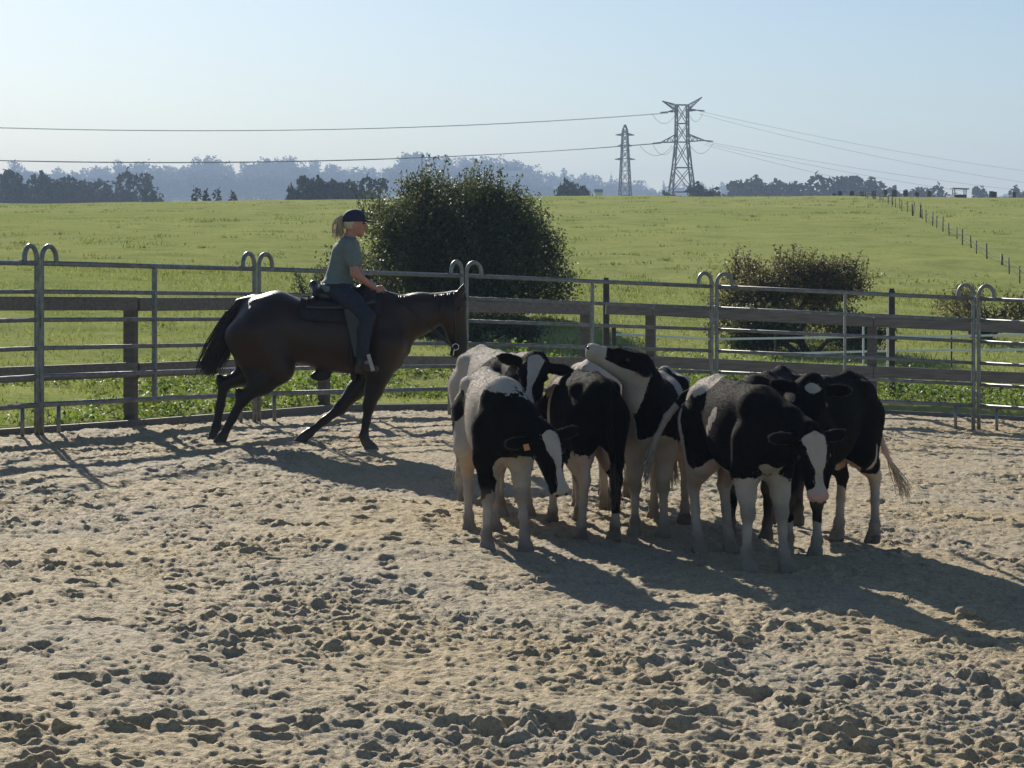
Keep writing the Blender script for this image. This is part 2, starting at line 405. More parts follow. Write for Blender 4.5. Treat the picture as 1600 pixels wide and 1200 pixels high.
# ------------------------------------------------------------------ steel corral panels with hooped ends
PP = [(-5.75, 17.1), (-4.48, 20.0), (-2.74, 22.65), (-.57, 25.1), (2.53, 26.45), (5.80, 26.4), (8.95, 25.3)]
PH = 1.64
def panel(a, b, label):
    A = Vector((*a, 0)); B = Vector((*b, 0)); t = (B - A).normalized()
    A = A + t * .035; B = B - t * .035
    za, zb = gz(A.x, A.y), gz(B.x, B.y)
    root = empty('corral_panel', (A.x, A.y, za), label, 'fence panel', 'hooped steel corral panels round the arena')
    L = (B - A).length
    def at_(s, h): return t * s + Vector((0, 0, (zb - za) * s / L + h))
    for s, sg in ((0, 1), (L, -1)):
        r = .095; pts = [at_(s, -.03), at_(s, .3), at_(s, 1.0), at_(s, PH + .04)]
        for k in range(1, 9):
            q = math.pi * k / 9; pts.append(at_(s + sg * (r - r * math.cos(q)), PH + .04 + .125 * math.sin(q)))
        pts += [at_(s + sg * 2 * r, PH + .02), at_(s + sg * 2 * r, PH - .01)]
        up = MB().tube(pts, .024, 10).build('end_post', M['steel'], root, True)
        for h in (.45, 1.22):
            MB().bar(at_(s - sg * .02, h), at_(s - sg * .05, h), .03, .06).build('pin_lug', M['steel'], up)
        MB().tube([at_(s + sg * .22, -.03), at_(s + sg * .22, .29)], .02, 8).build('foot', M['steel'], root, True)
    for i in range(6):
        h = .30 + (PH - .30) * i / 5
        MB().tube([at_(.0, h), at_(L, h)], .026 if i in (0, 5) else .022, 10).build('rail', M['steel'], root, True)
    MB().bar(at_(L / 2, .30), at_(L / 2, PH), .045, .03, up=t).build('stile', M['steel'], root)
    return root
PLAB = ['hooped steel corral panel at the left edge of the picture', 'hooped steel corral panel behind the horse tail, second from the left edge',
        'hooped steel corral panel behind the horse and rider', 'hooped steel corral panel behind the cow with raised head',
        'hooped steel corral panel behind the two black cows on the right', 'hooped steel corral panel cut by the right edge of the picture']
for a, b_, l in zip(PP[:-1], PP[1:], PLAB): panel(a, b_, l)

# ------------------------------------------------------------------ posts and white tape beyond the wooden fence
def fz(x, y): return float(field_z(np.array(x), np.array(y))) + .05
for (px, d_, top, w, lab) in ((947, 29.2, 437, .085, 'tall dark square post behind the gap in the wooden fence'),
                              (959, 29.6, 509, .06, 'short black post beside the taller dark post'),
                              (1393, 29.6, 454, .085, 'tall dark square post rising above the right wooden fence')):
    q = at(px, top, d_); z0 = fz(q.x, q.y)
    r = empty('fence_post', (q.x, q.y, z0), lab, 'post')
    MB().bar((0, 0, -.2), (0, 0, q.z - z0), w, w, up=(0, 1, 0), bev=.01).build('shaft', M['darkpost'], r)
    MB().bar((0, 0, q.z - z0), (0, 0, q.z - z0 + .03), w * .8, w * .8, up=(0, 1, 0), bev=.01).build('cap', M['darkpost'], r)
tp = empty('tape_fence', (at(1000, 528, 33).x, 33, fz(at(1000, 528, 33).x, 33)), 'white electric tape fence on thin black stakes behind the right wooden fence', 'tape fence')
tl = Vector(tp.location)
rows = [[(960, 523, 33.5), (1016, 524, 33.3), (1108, 530, 33), (1212, 528.5, 33), (1360, 526, 33), (1487, 525, 33), (1640, 523, 33), (1800, 520, 33)],
        [(1195, 554, 33), (1212, 553, 33), (1360, 549, 33), (1487, 547, 33), (1640, 546, 33), (1800, 545, 33)]]
for row in rows:
    pts = [at(*q) - tl for q in row]
    for a, c in zip(pts[:-1], pts[1:]): MB().bar(a, c, .008, .032).build('tape', M['tape'], tp)
for px in (1016, 1108, 1212, 1487, 1640):
    q = at(px, 516, 33); z0 = fz(q.x, q.y)
    MB().tube([Vector((q.x, q.y + .02, z0 - .1)) - tl, Vector((q.x, q.y + .02, q.z)) - tl], .014, 6).build('stake', M['darkpost'], tp)
for px, y0, y1 in ((1349, 505, 574), (1387, 510, 577)):
    q = at(px, y0, 31); e = at(px, y1, 31)
    r = MB().tube([(0, 0, -.3), (0, 0, q.z - e.z)], .016, 6).build('white_stake', M['tape'], None, loc=e)
    tag(r, 'thin white plastic stake left of the tall dark post' if px < 1370 else 'thin white plastic stake touching the tall dark post', 'stake')

# ------------------------------------------------------------------ smooth implicit bodies
class SDF:
    def __init__(s, lo, hi, h):
        s.lo = np.array(lo, dtype=np.float64); s.h = h
        s.n = np.ceil((np.array(hi) - s.lo) / h).astype(int) + 1
        s.v = np.full(s.n, .5, dtype=np.float32)
        s.ax = [s.lo[i] + np.arange(s.n[i]) * h for i in range(3)]
    def sub(s, lo, hi):
        a = np.clip(np.floor((np.array(lo) - s.lo) / s.h).astype(int), 0, s.n); b = np.clip(np.ceil((np.array(hi) - s.lo) / s.h).astype(int) + 1, 0, s.n)
        sl = tuple(slice(x, y) for x, y in zip(a, b))
        g = np.meshgrid(*[s.ax[i][sl[i]] for i in range(3)], indexing='ij', sparse=True)
        return sl, g
    def mix(s, sl, b, k):
        a = s.v[sl]
        if k <= 0: s.v[sl] = np.minimum(a, b); return
        hh = np.clip(.5 + .5 * (b - a) / k, 0, 1)
        s.v[sl] = b + (a - b) * hh - k * hh * (1 - hh)
        # hh=1 -> a
    def cone(s, a, b, ra, rb, k=.03):
        a = np.array(a, float); b = np.array(b, float); m = max(ra, rb) + k + 2 * s.h
        sl, g = s.sub(np.minimum(a, b) - m, np.maximum(a, b) + m)
        ab = b - a; L2 = max(ab @ ab, 1e-9)
        t = np.clip(((g[0] - a[0]) * ab[0] + (g[1] - a[1]) * ab[1] + (g[2] - a[2]) * ab[2]) / L2, 0, 1)
        d = np.sqrt((g[0] - a[0] - t * ab[0]) ** 2 + (g[1] - a[1] - t * ab[1]) ** 2 + (g[2] - a[2] - t * ab[2]) ** 2) - (ra + t * (rb - ra))
        s.mix(sl, d, k)
    def chain(s, pts, rs, k=.03):
        for i in range(len(pts) - 1): s.cone(pts[i], pts[i + 1], rs[i], rs[i + 1], k)
    def ell(s, c, r, axes=None, k=.03):
        c = np.array(c, float); r = np.array(r, float); m = r.max() + k + 2 * s.h
        sl, g = s.sub(c - m, c + m)
        A = np.eye(3) if axes is None else np.array([list(x) for x in axes], float)
        q = [A[i][0] * (g[0] - c[0]) + A[i][1] * (g[1] - c[1]) + A[i][2] * (g[2] - c[2]) for i in range(3)]
        k0 = np.sqrt(sum((q[i] / r[i]) ** 2 for i in range(3))); k1 = np.sqrt(sum((q[i] / r[i] ** 2) ** 2 for i in range(3))) + 1e-9
        s.mix(sl, k0 * (k0 - 1) / k1, k)
    def loft(s, sec, p=2.2, k=.03):
        """sections along x: (x, zc, half width, half height)"""
        sec = np.array(sec, float); xs = sec[:, 0]
        xd = np.linspace(xs[0], xs[-1], 200); cols = []
        for c in range(1, 4):
            y = sec[:, c]; m = np.gradient(y, xs)
            i = np.clip(np.searchsorted(xs, xd) - 1, 0, len(xs) - 2); hh = xs[i + 1] - xs[i]; t = (xd - xs[i]) / hh
            cols.append((2 * t**3 - 3 * t**2 + 1) * y[i] + (t**3 - 2 * t**2 + t) * hh * m[i] + (-2 * t**3 + 3 * t**2) * y[i + 1] + (t**3 - t**2) * hh * m[i + 1])
        W = sec[:, 2].max() + .1
        sl, g = s.sub([xs[0] - .05, -W, (sec[:, 1] - sec[:, 3]).min() - .1], [xs[-1] + .05, W, (sec[:, 1] + sec[:, 3]).max() + .1])
        x = g[0]; zc, w, h = [np.interp(x, xd, c) for c in cols]
        r = ((np.abs(g[1]) / w) ** p + (np.abs(g[2] - zc) / h) ** p) ** (1 / p)
        d = (r - 1) * np.minimum(w, h)
        d = np.maximum(d, np.maximum(x - xs[-1], xs[0] - x))
        s.mix(sl, d, k)
    def cut_below(s, z):
        g = s.ax[2][None, None, :]; s.v = np.maximum(s.v, (z - g).astype(np.float32))
    def mesh(s, relax=2):
        v = s.v; sg = v < 0
        c = [(i, j, k) for i in (0, 1) for j in (0, 1) for k in (0, 1)]
        n = np.array(v.shape) - 1
        cnt = sum(sg[i:n[0] + i, j:n[1] + j, k:n[2] + k].astype(np.int8) for i, j, k in c)
        act = np.argwhere((cnt > 0) & (cnt < 8))
        idx = np.full(n, -1, dtype=np.int32); idx[tuple(act.T)] = np.arange(len(act))
        cv = np.stack([v[act[:, 0] + i, act[:, 1] + j, act[:, 2] + k] for i, j, k in c], 1)
        pos = np.zeros((len(act), 3)); num = np.zeros(len(act))
        for a in range(8):
            for ax in range(3):
                if c[a][ax]: continue
                o = list(c[a]); o[ax] = 1; b = c.index(tuple(o))
                m = (cv[:, a] < 0) != (cv[:, b] < 0)
                t = np.where(m, cv[:, a] / np.where(m, cv[:, a] - cv[:, b], 1), 0)
                e = np.array(c[a], float)[None] + np.zeros((len(act), 3)); e[:, ax] += t
                pos += e * m[:, None]; num += m
        V = (act + pos / num[:, None]) * s.h + s.lo
        F = []
        for ax in range(3):
            b_, c_ = (ax + 1) % 3, (ax + 2) % 3
            s0 = [slice(1, -1)] * 3; s1 = [slice(1, -1)] * 3
            s0[ax] = slice(0, -1); s1[ax] = slice(1, None)
            A = sg[tuple(s0)]; B = sg[tuple(s1)]
            e = np.argwhere(A != B)
            if len(e) == 0: continue
            inn = A[tuple(e.T)]
            base = e.copy(); base[:, b_] += 1; base[:, c_] += 1
            def cell(db, dc):
                q = base.copy(); q[:, b_] += db; q[:, c_] += dc; return idx[tuple(q.T)]
            q = np.stack([cell(-1, -1), cell(0, -1), cell(0, 0), cell(-1, 0)], 1)
            q[~inn] = q[~inn][:, ::-1]
            F.append(q)
        F = np.concatenate(F)
        for _ in range(relax):
            acc = np.zeros_like(V); cn = np.zeros(len(V))
            for k in range(4):
                a, b = F[:, k], F[:, (k + 1) % 4]
                np.add.at(acc, a, V[b]); np.add.at(cn, a, 1); np.add.at(acc, b, V[a]); np.add.at(cn, b, 1)
            V = .5 * V + .5 * acc / np.maximum(cn, 1)[:, None]
        q = V[F]; n_ = np.cross(q[:, 2] - q[:, 0], q[:, 3] - q[:, 1])
        if (q.mean(1) * n_).sum() < 0: F = F[:, ::-1].copy()
        return V, F
def fur_mesh(name, V, F, attrs, n, L, w, mat_, rng, flow=(-.9, 0, -.5), lift=.45, zmin=.08):
    """short hair: one thin triangle each, lying along the body"""
    q = V[F]; nr = np.cross(q[:, 2] - q[:, 0], q[:, 3] - q[:, 1]); ar = np.linalg.norm(nr, axis=1)
    nr = nr / (ar[:, None] + 1e-12); ar = ar * (q[:, :, 2].mean(1) > zmin)
    k = rng.choice(len(F), n, p=ar / ar.sum())
    wt = rng.dirichlet((1, 1, 1, 1), n); P = (q[k] * wt[:, :, None]).sum(1); N = nr[k]
    fl = np.array(flow)[None] - N * (N @ np.array(flow))[:, None] + rng.randn(n, 3) * .35
    fl = fl - N * (fl * N).sum(1)[:, None]; fl /= np.linalg.norm(fl, axis=1, keepdims=True) + 1e-9
    dr = fl * (1 - lift) + N * lift; dr /= np.linalg.norm(dr, axis=1, keepdims=True)
    sd = np.cross(dr, N); sd /= np.linalg.norm(sd, axis=1, keepdims=True) + 1e-9
    ln = L * rng.uniform(.5, 1.5, n)[:, None]
    T = np.stack([P - N * .002 - sd * w, P - N * .002 + sd * w, P + dr * ln], 1).reshape(-1, 3)
    fv = F[k, rng.randint(0, 4, n)]
    return np_mesh(name, T, np.arange(3 * n).reshape(n, 3), mat_, False, {a: np.repeat(np.asarray(v)[fv], 3) for a, v in attrs.items()})
def ball(c, r, seg=10, rings=7, sq=(1, 1, 1)):
    V = []; F = []
    for i in range(rings + 1):
        th = math.pi * i / rings
        for k in range(seg):
            ph = 2 * math.pi * k / seg
            V.append((c[0] + r * sq[0] * math.sin(th) * math.cos(ph), c[1] + r * sq[1] * math.sin(th) * math.sin(ph), c[2] + r * sq[2] * math.cos(th)))
    for i in range(rings):
        for k in range(seg):
            k2 = (k + 1) % seg; F.append((i * seg + k, (i + 1) * seg + k, (i + 1) * seg + k2, i * seg + k2))
    return V, F
def unit(v): v = np.array(v, float); return v / np.linalg.norm(v)
def strands(mb, pts, rs, n, r0, rng, spread=1.0, tipout=.3, seg=3):
    """hair strands following a guide chain"""
    pts = [np.array(p, float) for p in pts]
    for i in range(n):
        a = rng.uniform(0, 2 * math.pi); q = math.sqrt(rng.rand()) * spread
        off = np.array([math.cos(a) * q, math.sin(a) * q, rng.uniform(-.3, .3)])
        st = rng.randint(0, max(1, len(pts) // 2)); wob = rng.randn(3) * .007
        P = [pts[j] + off * rs[j] * (1 + tipout * j / len(pts)) + wob * j for j in range(st, len(pts))]
        mb.tube(P, [r0 * (1 - .75 * j / (len(P) - 1)) for j in range(len(P))], seg, False)

# ------------------------------------------------------------------ cattle
COWH = .0115
def cow(label, front, hind, poll, muzzle, up, coat, head, hooves={}, tail=None, S=1.0, tagc=False, tailcoat='black', nfur=30000):
    """front, hind: ground points (x,y) midway between fore and hind feet; poll, muzzle: world points"""
    f2 = Vector(front); h2 = Vector(hind); hd = (f2 - h2).normalized()
    org = (f2 + h2) / 2 + hd * .06 * S
    z0 = gz(org.x, org.y) - .012
    yaw = math.atan2(hd.y, hd.x)
    Mw = Matrix.Translation((org.x, org.y, z0)) @ Matrix.Rotation(yaw, 4, 'Z') @ Matrix.Scale(S, 4)
    Mi = Mw.inverted()
    loc = lambda p: np.array(Mi @ Vector(p))
    po = loc(poll); mz = loc(muzzle); f = unit(mz - po)
    uw = np.array(Mi.to_3x3() @ Vector(up)); u_ = unit(uw - f * (uw @ f)); s_ = np.cross(u_, f)
    mz = po + f * .43
    H = lambda a, b, c: po + f * a + s_ * b + u_ * c
    tpts = tail or [(-.66, 0, 1.08), (-.71, 0, .98), (-.72, .01, .80), (-.715, .02, .62), (-.70, .02, .5)]
    lo = np.minimum.reduce([np.array([-.85, -.36, -.03]), po - .24, mz - .14, np.min(np.array(tpts), 0) - .08])
    hi = np.maximum.reduce([np.array([.72, .36, 1.28]), po + .24, mz + .14, np.max(np.array(tpts), 0) + .08])
    g = SDF(lo, hi, COWH)
    g.loft([(-.68, 1.00, .05, .07), (-.63, .985, .11, .13), (-.52, .965, .145, .18), (-.38, .935, .162, .21), (-.20, .885, .180, .255), (.0, .85, .205, .285),
            (.18, .85, .196, .285), (.34, .86, .155, .275), (.46, .86, .125, .235), (.55, .855, .095, .175), (.60, .85, .05, .09)], 2.25, .03)
    for y in (-1, 1):
        g.ell((-.40, y * .135, 1.065), (.075, .04, .04), k=.075)
        g.ell((-.62, y * .08, 1.01), (.045, .035, .045), k=.06)
        g.cone((.32, y * .06, 1.055), (.45, y * .14, .76), .045, .06, .06)
        g.ell((-.42, y * .11, .78), (.16, .08, .25), k=.07)
    g.chain([(-.66, 0, 1.10), (-.4, 0, 1.145), (0, 0, 1.125), (.34, 0, 1.11)], [.022, .024, .02, .022], .06)
    # neck
    jaw = H(.06, 0, -.10); crest = H(-.02, 0, -.055)
    g.chain([(.34, 0, 1.00), (np.array([.34, 0, 1.0]) * .45 + crest * .55), crest], [.125, .095, .078], .07)
    g.chain([(.44, 0, .84), (np.array([.46, 0, .84]) * .5 + jaw * .5), jaw], [.145, .108, .078], .08)
    # head
    EAR = []
    g.ell(H(.03, 0, -.035), (.095, .095, .085), (f, s_, u_), .03)
    g.cone(H(.09, 0, -.058), H(.34, 0, -.048), .086, .050, .03)
    g.cone(H(.10, .045, -.005), H(.20, .03, -.008), .045, .045, .03); g.cone(H(.10, -.045, -.005), H(.20, -.03, -.008), .045, .045, .03)
    g.cone(H(.09, 0, -.13), H(.32, 0, -.085), .062, .042, .04)
    g.ell(H(.372, 0, -.05), (.048, .066, .052), (f, s_, u_), .02); g.ell(H(.385, 0, -.028), (.034, .060, .028), (f, s_, u_), .012)
    g.ell(H(.365, 0, -.095), (.04, .045, .03), (f, s_, u_), .02)
    for y in (-1, 1):
        g.ell(H(.135, y * .083, -.02), (.034, .02, .026), (f, s_, u_), .018)
        e0 = H(.025, y * .075, -.045); ed = unit(s_ * y * 1.0 - f * .10 - u_ * .05)
        ew = unit(f * .75 - u_ * .45 - ed * ((f * .75 - u_ * .45) @ ed)); en = np.cross(ed, ew)
        g.ell(e0 + ed * .105, (.098, .048, .0125), (ed, ew, en), .012)
        g.cone(e0, e0 + ed * .05, .03, .03, .02)
        EAR.append((e0 + ed * .105, ed, ew, en))
    # legs
    def foot(hx, hy, y, rear):
        fz_ = .0
        g.chain([(hx - .015, hy, .115), (hx + .005, hy, .065)], [.036, .034], .02)
        for c in (-1, 1): g.cone((hx + .005, hy + c * .022, .06), (hx + .04, hy + c * .024, .004), .030, .035, .008)
    for key, hx0, hy0 in (('fr', .40, -.10), ('fl', .40, .10)):
        dx, dy = hooves.get(key, (0, 0)); hx, hy = hx0 + dx, hy0 + dy
        el = np.array([.34, hy0 * 1.15, .62]); kn = np.array([.375 + dx * .55, hy0 * .98 + dy * .55, .375]); ft = np.array([hx - .02, hy, .125])
        g.cone((.38, hy0 * 1.15, .82), el, .10, .085, .07)
        g.chain([el, el * .45 + kn * .55, kn], [.085, .056, .043], .035)
        g.ell(kn + np.array([.008, 0, -.005]), (.044, .045, .056), k=.02)
        g.chain([kn, kn * .5 + ft * .5, ft], [.038, .028, .030], .02); g.ell(ft, (.038, .037, .038), k=.02)
        foot(hx, hy, 0, False)
    for key, hx0, hy0 in (('hr', -.50, -.105), ('hl', -.50, .105)):
        dx, dy = hooves.get(key, (0, 0)); hx, hy = hx0 + dx, hy0 + dy
        st = np.array([-.30, hy0 * 1.28, .64]); hk = np.array([-.575 + dx * .6, hy0 * 1.0 + dy * .6, .44]); ft = np.array([hx - .02, hy, .125])
        g.cone((-.45, hy0 * .95, .86), st, .13, .10, .07)
        g.cone((-.55, hy0 * .95, .88), (-.53, hy0 * 1.0, .60), .095, .062, .08)
        g.chain([st, st * .5 + hk * .5 + np.array([-.005, 0, .01]), hk], [.10, .07, .042], .045)
        g.cone((-.53, hy0 * 1.0, .60), hk + np.array([-.035, 0, .02]), .05, .024, .035)
        g.ell(hk, (.045, .038, .06), k=.02)
        g.chain([hk, hk * .5 + ft * .5, ft], [.037, .030, .031], .02); g.ell(ft, (.038, .037, .038), k=.02)
        foot(hx, hy, 0, True)
    nt_ = len(tpts)
    g.chain([(-.62, 0, 1.08)] + list(tpts), [.04] + [.03 - .014 * i / (nt_ - 1) for i in range(nt_)], .025)
    g.cut_below(0.0)
    V, F = g.mesh(2)
    # coat pattern in body space
    nz = .14 * noise3(V, .17, 1) + .10 * noise3(V, .075, 5) + .06 * noise3(V, .035, 7)
    s = np.full(len(V), -1.0 if coat[0] == 'black' else 1.0)
    for col, c, r in coat[1:]:
        dd = 1 - np.sqrt((((V - np.array(c)) / np.array(r)) ** 2).sum(1)) + nz
        s = np.maximum(s, dd) if col == 'white' else np.minimum(s, -dd)
    # head pattern in head space
    q = V - po; a = q @ f; b = q @ s_; c = q @ u_
    isn = smooth(-.10, -.04, a) * (np.sqrt(b * b + (c + .04) ** 2) < .33)
    hs = np.full(len(V), -1.0 if head.get('base', 'black') == 'black' else 1.0)
    bw = head.get('blaze', 0)
    if bw:
        wid = np.interp(a, [.0, .03, .12, .24, .32, .40], [0, bw, bw * .95, bw * .40, bw * .55, bw * 1.1])
        hs = np.maximum(hs, np.where((c > -.07) & (a > .0), (wid - np.abs(b - head.get('bo', 0))) / .06, -1))
    if head.get('star'): hs = np.maximum(hs, 1 + 2.2 * nz - np.sqrt(((a - .06) / .026) ** 2 + (b / .040) ** 2 + ((c - .02) / .08) ** 2))
    if head.get('muz'): hs = np.maximum(hs, (a - head['muz']) / .05)
    if head.get('chin'): hs = np.maximum(hs, (-.075 - c) / .05 * (np.abs(b) < .3))
    hs = np.clip(hs + nz * 1.2, -1, 1)
    s = np.where(isn > .5, hs, s)
    pts_t = np.array(tpts); dt = np.min(np.linalg.norm(V[:, None, :] - pts_t[None], axis=2), 1)
    ist = (dt < .12) & (np.linalg.norm(V - pts_t[0], axis=1) > .10) & (V[:, 0] < -.62)
    tc_ = {'black': -np.ones(len(V)), 'white': np.ones(len(V)), 'both': np.where(np.linalg.norm(V - pts_t[0], axis=1) > .22, 1.0, -1.0)}[tailcoat]
    s = np.where(ist, tc_, s)
    dirt = (.75 * smooth(.26, .05, V[:, 2]) + .35 * smooth(.5, .2, V[:, 2]) * smooth(-.2, .5, noise3(V, .09, 2)))
    dirt = np.clip(dirt, 0, .9)
    knee = smooth(.08, .02, np.abs(V[:, 2] - .37)) * (V[:, 0] > .2) * .45 * (V[:, 2] < .5)
    dirt = np.maximum(dirt, knee)
    for (c0, ed, ew, en) in EAR:                     # backlit rim of the ears, painted into the coat colour
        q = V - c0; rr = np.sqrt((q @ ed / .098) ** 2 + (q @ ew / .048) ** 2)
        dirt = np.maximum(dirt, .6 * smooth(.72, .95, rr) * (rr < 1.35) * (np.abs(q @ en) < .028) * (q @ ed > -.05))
    pink = np.where((a > .365) & (isn > .5), .8 if head.get('pinknose') else .0, 0)
    und = smooth(.30, .62, V[:, 2]) * smooth(.72, .58, V[:, 2]) * smooth(.1, -.1, V[:, 0]) * (np.abs(V[:, 1]) < .16) * .45
    pink = np.maximum(pink, und * (s > 0))
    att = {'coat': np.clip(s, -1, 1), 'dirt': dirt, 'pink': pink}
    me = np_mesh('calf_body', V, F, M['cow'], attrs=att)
    o = empty('calf', (org.x, org.y, z0), label, 'calf', 'black and white calves bunched in the arena', yaw)
    o.scale = (S, S, S)
    link('body', me, o)
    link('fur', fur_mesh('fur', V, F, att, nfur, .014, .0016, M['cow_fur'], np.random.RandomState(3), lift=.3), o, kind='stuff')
    for y in (-1, 1):
        V2, F2 = ball(H(.14, y * .094, -.018), .017)
        link('eye', np_mesh('eye', V2, F2, M['eye']), o)
    for y in (-1, 1):
        V2, F2 = ball(H(.418, y * .030, -.035), .012, sq=(.8, 1, .8))
        link('nostril', np_mesh('nostril', V2, F2, M['eye']), o)
    mb = MB(); tend = np.array(tpts[-1]); td = unit(tend - np.array(tpts[-2]))
    rng = np.random.RandomState(int(abs(org.x) * 1000) % 9999)
    gp = [tend - td * .10, tend - td * .02, tend + td * .06, tend + td * .14, tend + td * .20 + np.array([0, 0, -.03])]
    strands(mb, gp, [.008, .014, .017, .012, .004], 46, .0055, rng, tipout=.1)
    mb.build('tail_switch', M['switch'] if tailcoat != 'black' else M['horsehair'], o, True)
    if tagc:
        e0 = H(.045, -.135, -.02)
        MB().bar(e0, e0 + f * .042, .038, .005, up=tuple(u_), bev=.002).build('ear_tag', M['tagor'], o)
    return o

A = at
V3 = lambda x, y, z: Vector((x, y, z))
# front left calf, head lowered
cow('calf with lowered black head, white blaze and orange ear tag, leftmost of the bunch', (-.05, 13.95), (-.20, 14.82), A(850, 676, 13.55), A(882, 778, 13.38), (.25, -.9, .30),
    ('white', ('black', (.52, 0, .80), (.27, .40, .33)), ('black', (.66, 0, .74), (.3, .3, .3)), ('black', (.28, .22, .75), (.2, .2, .28)), ('black', (.38, -.15, .62), (.13, .14, .26)), ('black', (-.30, -.24, .93), (.18, .10, .12)), ('white', (-.30, -.26, .96), (.05, .06, .05)),
     ('black', (-.42, -.20, .74), (.07, .13, .22)), ('black', (-.12, .25, .95), (.20, .14, .2)), ('white', (.36, 0, .56), (.3, .10, .10)), ('white', (.4, .13, .45), (.16, .12, .26))),
    dict(blaze=.05, bo=.02, muz=.40, pinknose=False), {'fr': (-.0, -.02), 'fl': (.03, .03), 'hr': (.02, .0), 'hl': (-.02, -.02)},
    tail=[(-.66, 0, 1.08), (-.72, -.03, .98), (-.75, -.08, .84), (-.74, -.11, .68), (-.73, -.12, .56)], tagc=True, tailcoat='white')
# behind it: high white back, blazed face
cow('calf with white back and bluish white blaze, its face above the leftmost calf', (.0, 15.72), (-.26, 16.55), A(838, 560, 15.2), A(826, 612, 14.98), (.1, -.70, .70),
    ('white', ('black', (.30, -.05, .92), (.24, .34, .25)), ('black', (-.15, .2, .8), (.25, .2, .25))),
    dict(blaze=.055), {}, S=1.06, tailcoat='white')
# middle: black rump towards the camera
cow('black calf with white girth band seen from behind, centre of the bunch', (.40, 15.45), (.59, 14.62), (.33, 16.0, .76), (.30, 16.35, .58), (0, .3, .9),
    ('black', ('white', (.26, .08, 1.10), (.17, .2, .20)), ('white', (.10, .22, .80), (.05, .16, .5)), ('white', (-.51, .13, .28), (.2, .11, .36)), ('white', (-.3, .0, .58), (.34, .16, .12)), ('white', (.40, 0, .2), (.3, .3, .3)), ('white', (-.50, -.13, .08), (.2, .12, .13))),
    dict(blaze=.04), {'hr': (.0, -.015), 'hl': (.02, .01)}, tail=[(-.66, 0, 1.08), (-.70, -.01, .98), (-.70, -.03, .80), (-.69, -.05, .62), (-.68, -.06, .5)])
# raised head
cow('calf with its head raised high and muzzle pointing up left', (.97, 15.02), (1.17, 15.90), A(1006, 563, 14.75), A(920, 535, 14.66), (.30, -.15, 1),
    ('black', ('white', (.50, 0, .55), (.4, .4, .22)), ('white', (.4, 0, .25), (.4, .4, .38)), ('white', (.56, -.10, .86), (.12, .07, .40)), ('white', (-.02, 0, 1.05), (.17, .5, .32)), ('white', (-.35, 0, .4), (.5, .5, .4)), ('white', (-.5, 0, 1.1), (.16, .3, .2))),
    dict(muz=.29, chin=True), {'fr': (0, .0), 'fl': (0, .01), 'hl': (.02, .03)}, tailcoat='white')
# hidden behind
cow('pale calf mostly hidden behind the calf with raised head', (.84, 17.25), (.62, 16.42), (.95, 17.6, .85), (1.02, 17.95, .72), (0, .2, 1),
    ('white', ('black', (.25, 0, .9), (.3, .4, .3)), ('black', (-.2, .2, .75), (.22, .2, .2))),
    dict(blaze=.05), {}, S=1.03, tailcoat='white', nfur=8000)
# front right calf
cow('large calf in front on the right with white legs and wide white blaze', (1.63, 13.62), (1.37, 14.50), A(1268, 676, 13.20), A(1285, 780, 13.08), (.28, -.88, .38),
    ('black', ('white', (-.62, 0, 1.13), (.36, .4, .13)), ('white', (-.56, -.05, .60), (.20, .4, .36)), ('white', (-.40, 0, .34), (.5, .5, .36)), ('white', (-.20, 0, .53), (.34, .3, .14)), ('white', (.48, 0, .30), (.4, .4, .36)), ('white', (.55, 0, .60), (.12, .14, .12)),
     ('white', (.02, -.25, .96), (.06, .1, .06)), ('white', (-.03, -.26, .90), (.05, .1, .06)), ('white', (-.09, -.27, .84), (.045, .1, .06))),
    dict(blaze=.066, muz=.34, pinknose=True), {'fr': (.02, -.03), 'fl': (.02, .02), 'hr': (.03, 0), 'hl': (.05, .0)},
    tail=[(-.66, 0, 1.10), (-.74, -.10, 1.02), (-.80, -.20, .88), (-.84, -.26, .74), (-.86, -.28, .66)], S=1.04, tailcoat='both')
# right black calf
cow('black calf at the right end with a small white star on its forehead', (2.00, 14.50), (2.46, 15.28), A(1268, 598, 14.18), A(1262, 690, 13.98), (-.06, -.86, .48),
    ('black', ('white', (-.55, .10, .25), (.2, .14, .36)), ('white', (-.55, -.13, .16), (.2, .12, .22)), ('white', (-.25, 0, .54), (.22, .15, .07)), ('white', (.4, 0, .1), (.3, .3, .13)), ('white', (-.34, .20, .60), (.035, .10, .10))),
    dict(star=True), {'hl': (.0, .05), 'hr': (-.0, -.0)}, tail=[(-.66, 0, 1.08), (-.74, .03, .98), (-.80, .06, .80), (-.86, .10, .60), (-.93, .14, .47)], S=1.05, tailcoat='white')
# black calf between
cow('plain black calf mostly hidden behind the large calf in front', (1.74, 15.25), (2.08, 16.12), (1.56, 14.95, .74), (1.44, 14.75, .50), (-.5, -.5, .6),
    ('black', ('white', (-.2, 0, .5), (.3, .2, .08)),), dict(blaze=.03), {'fr': (.02, -.06)}, S=1.03, nfur=8000)

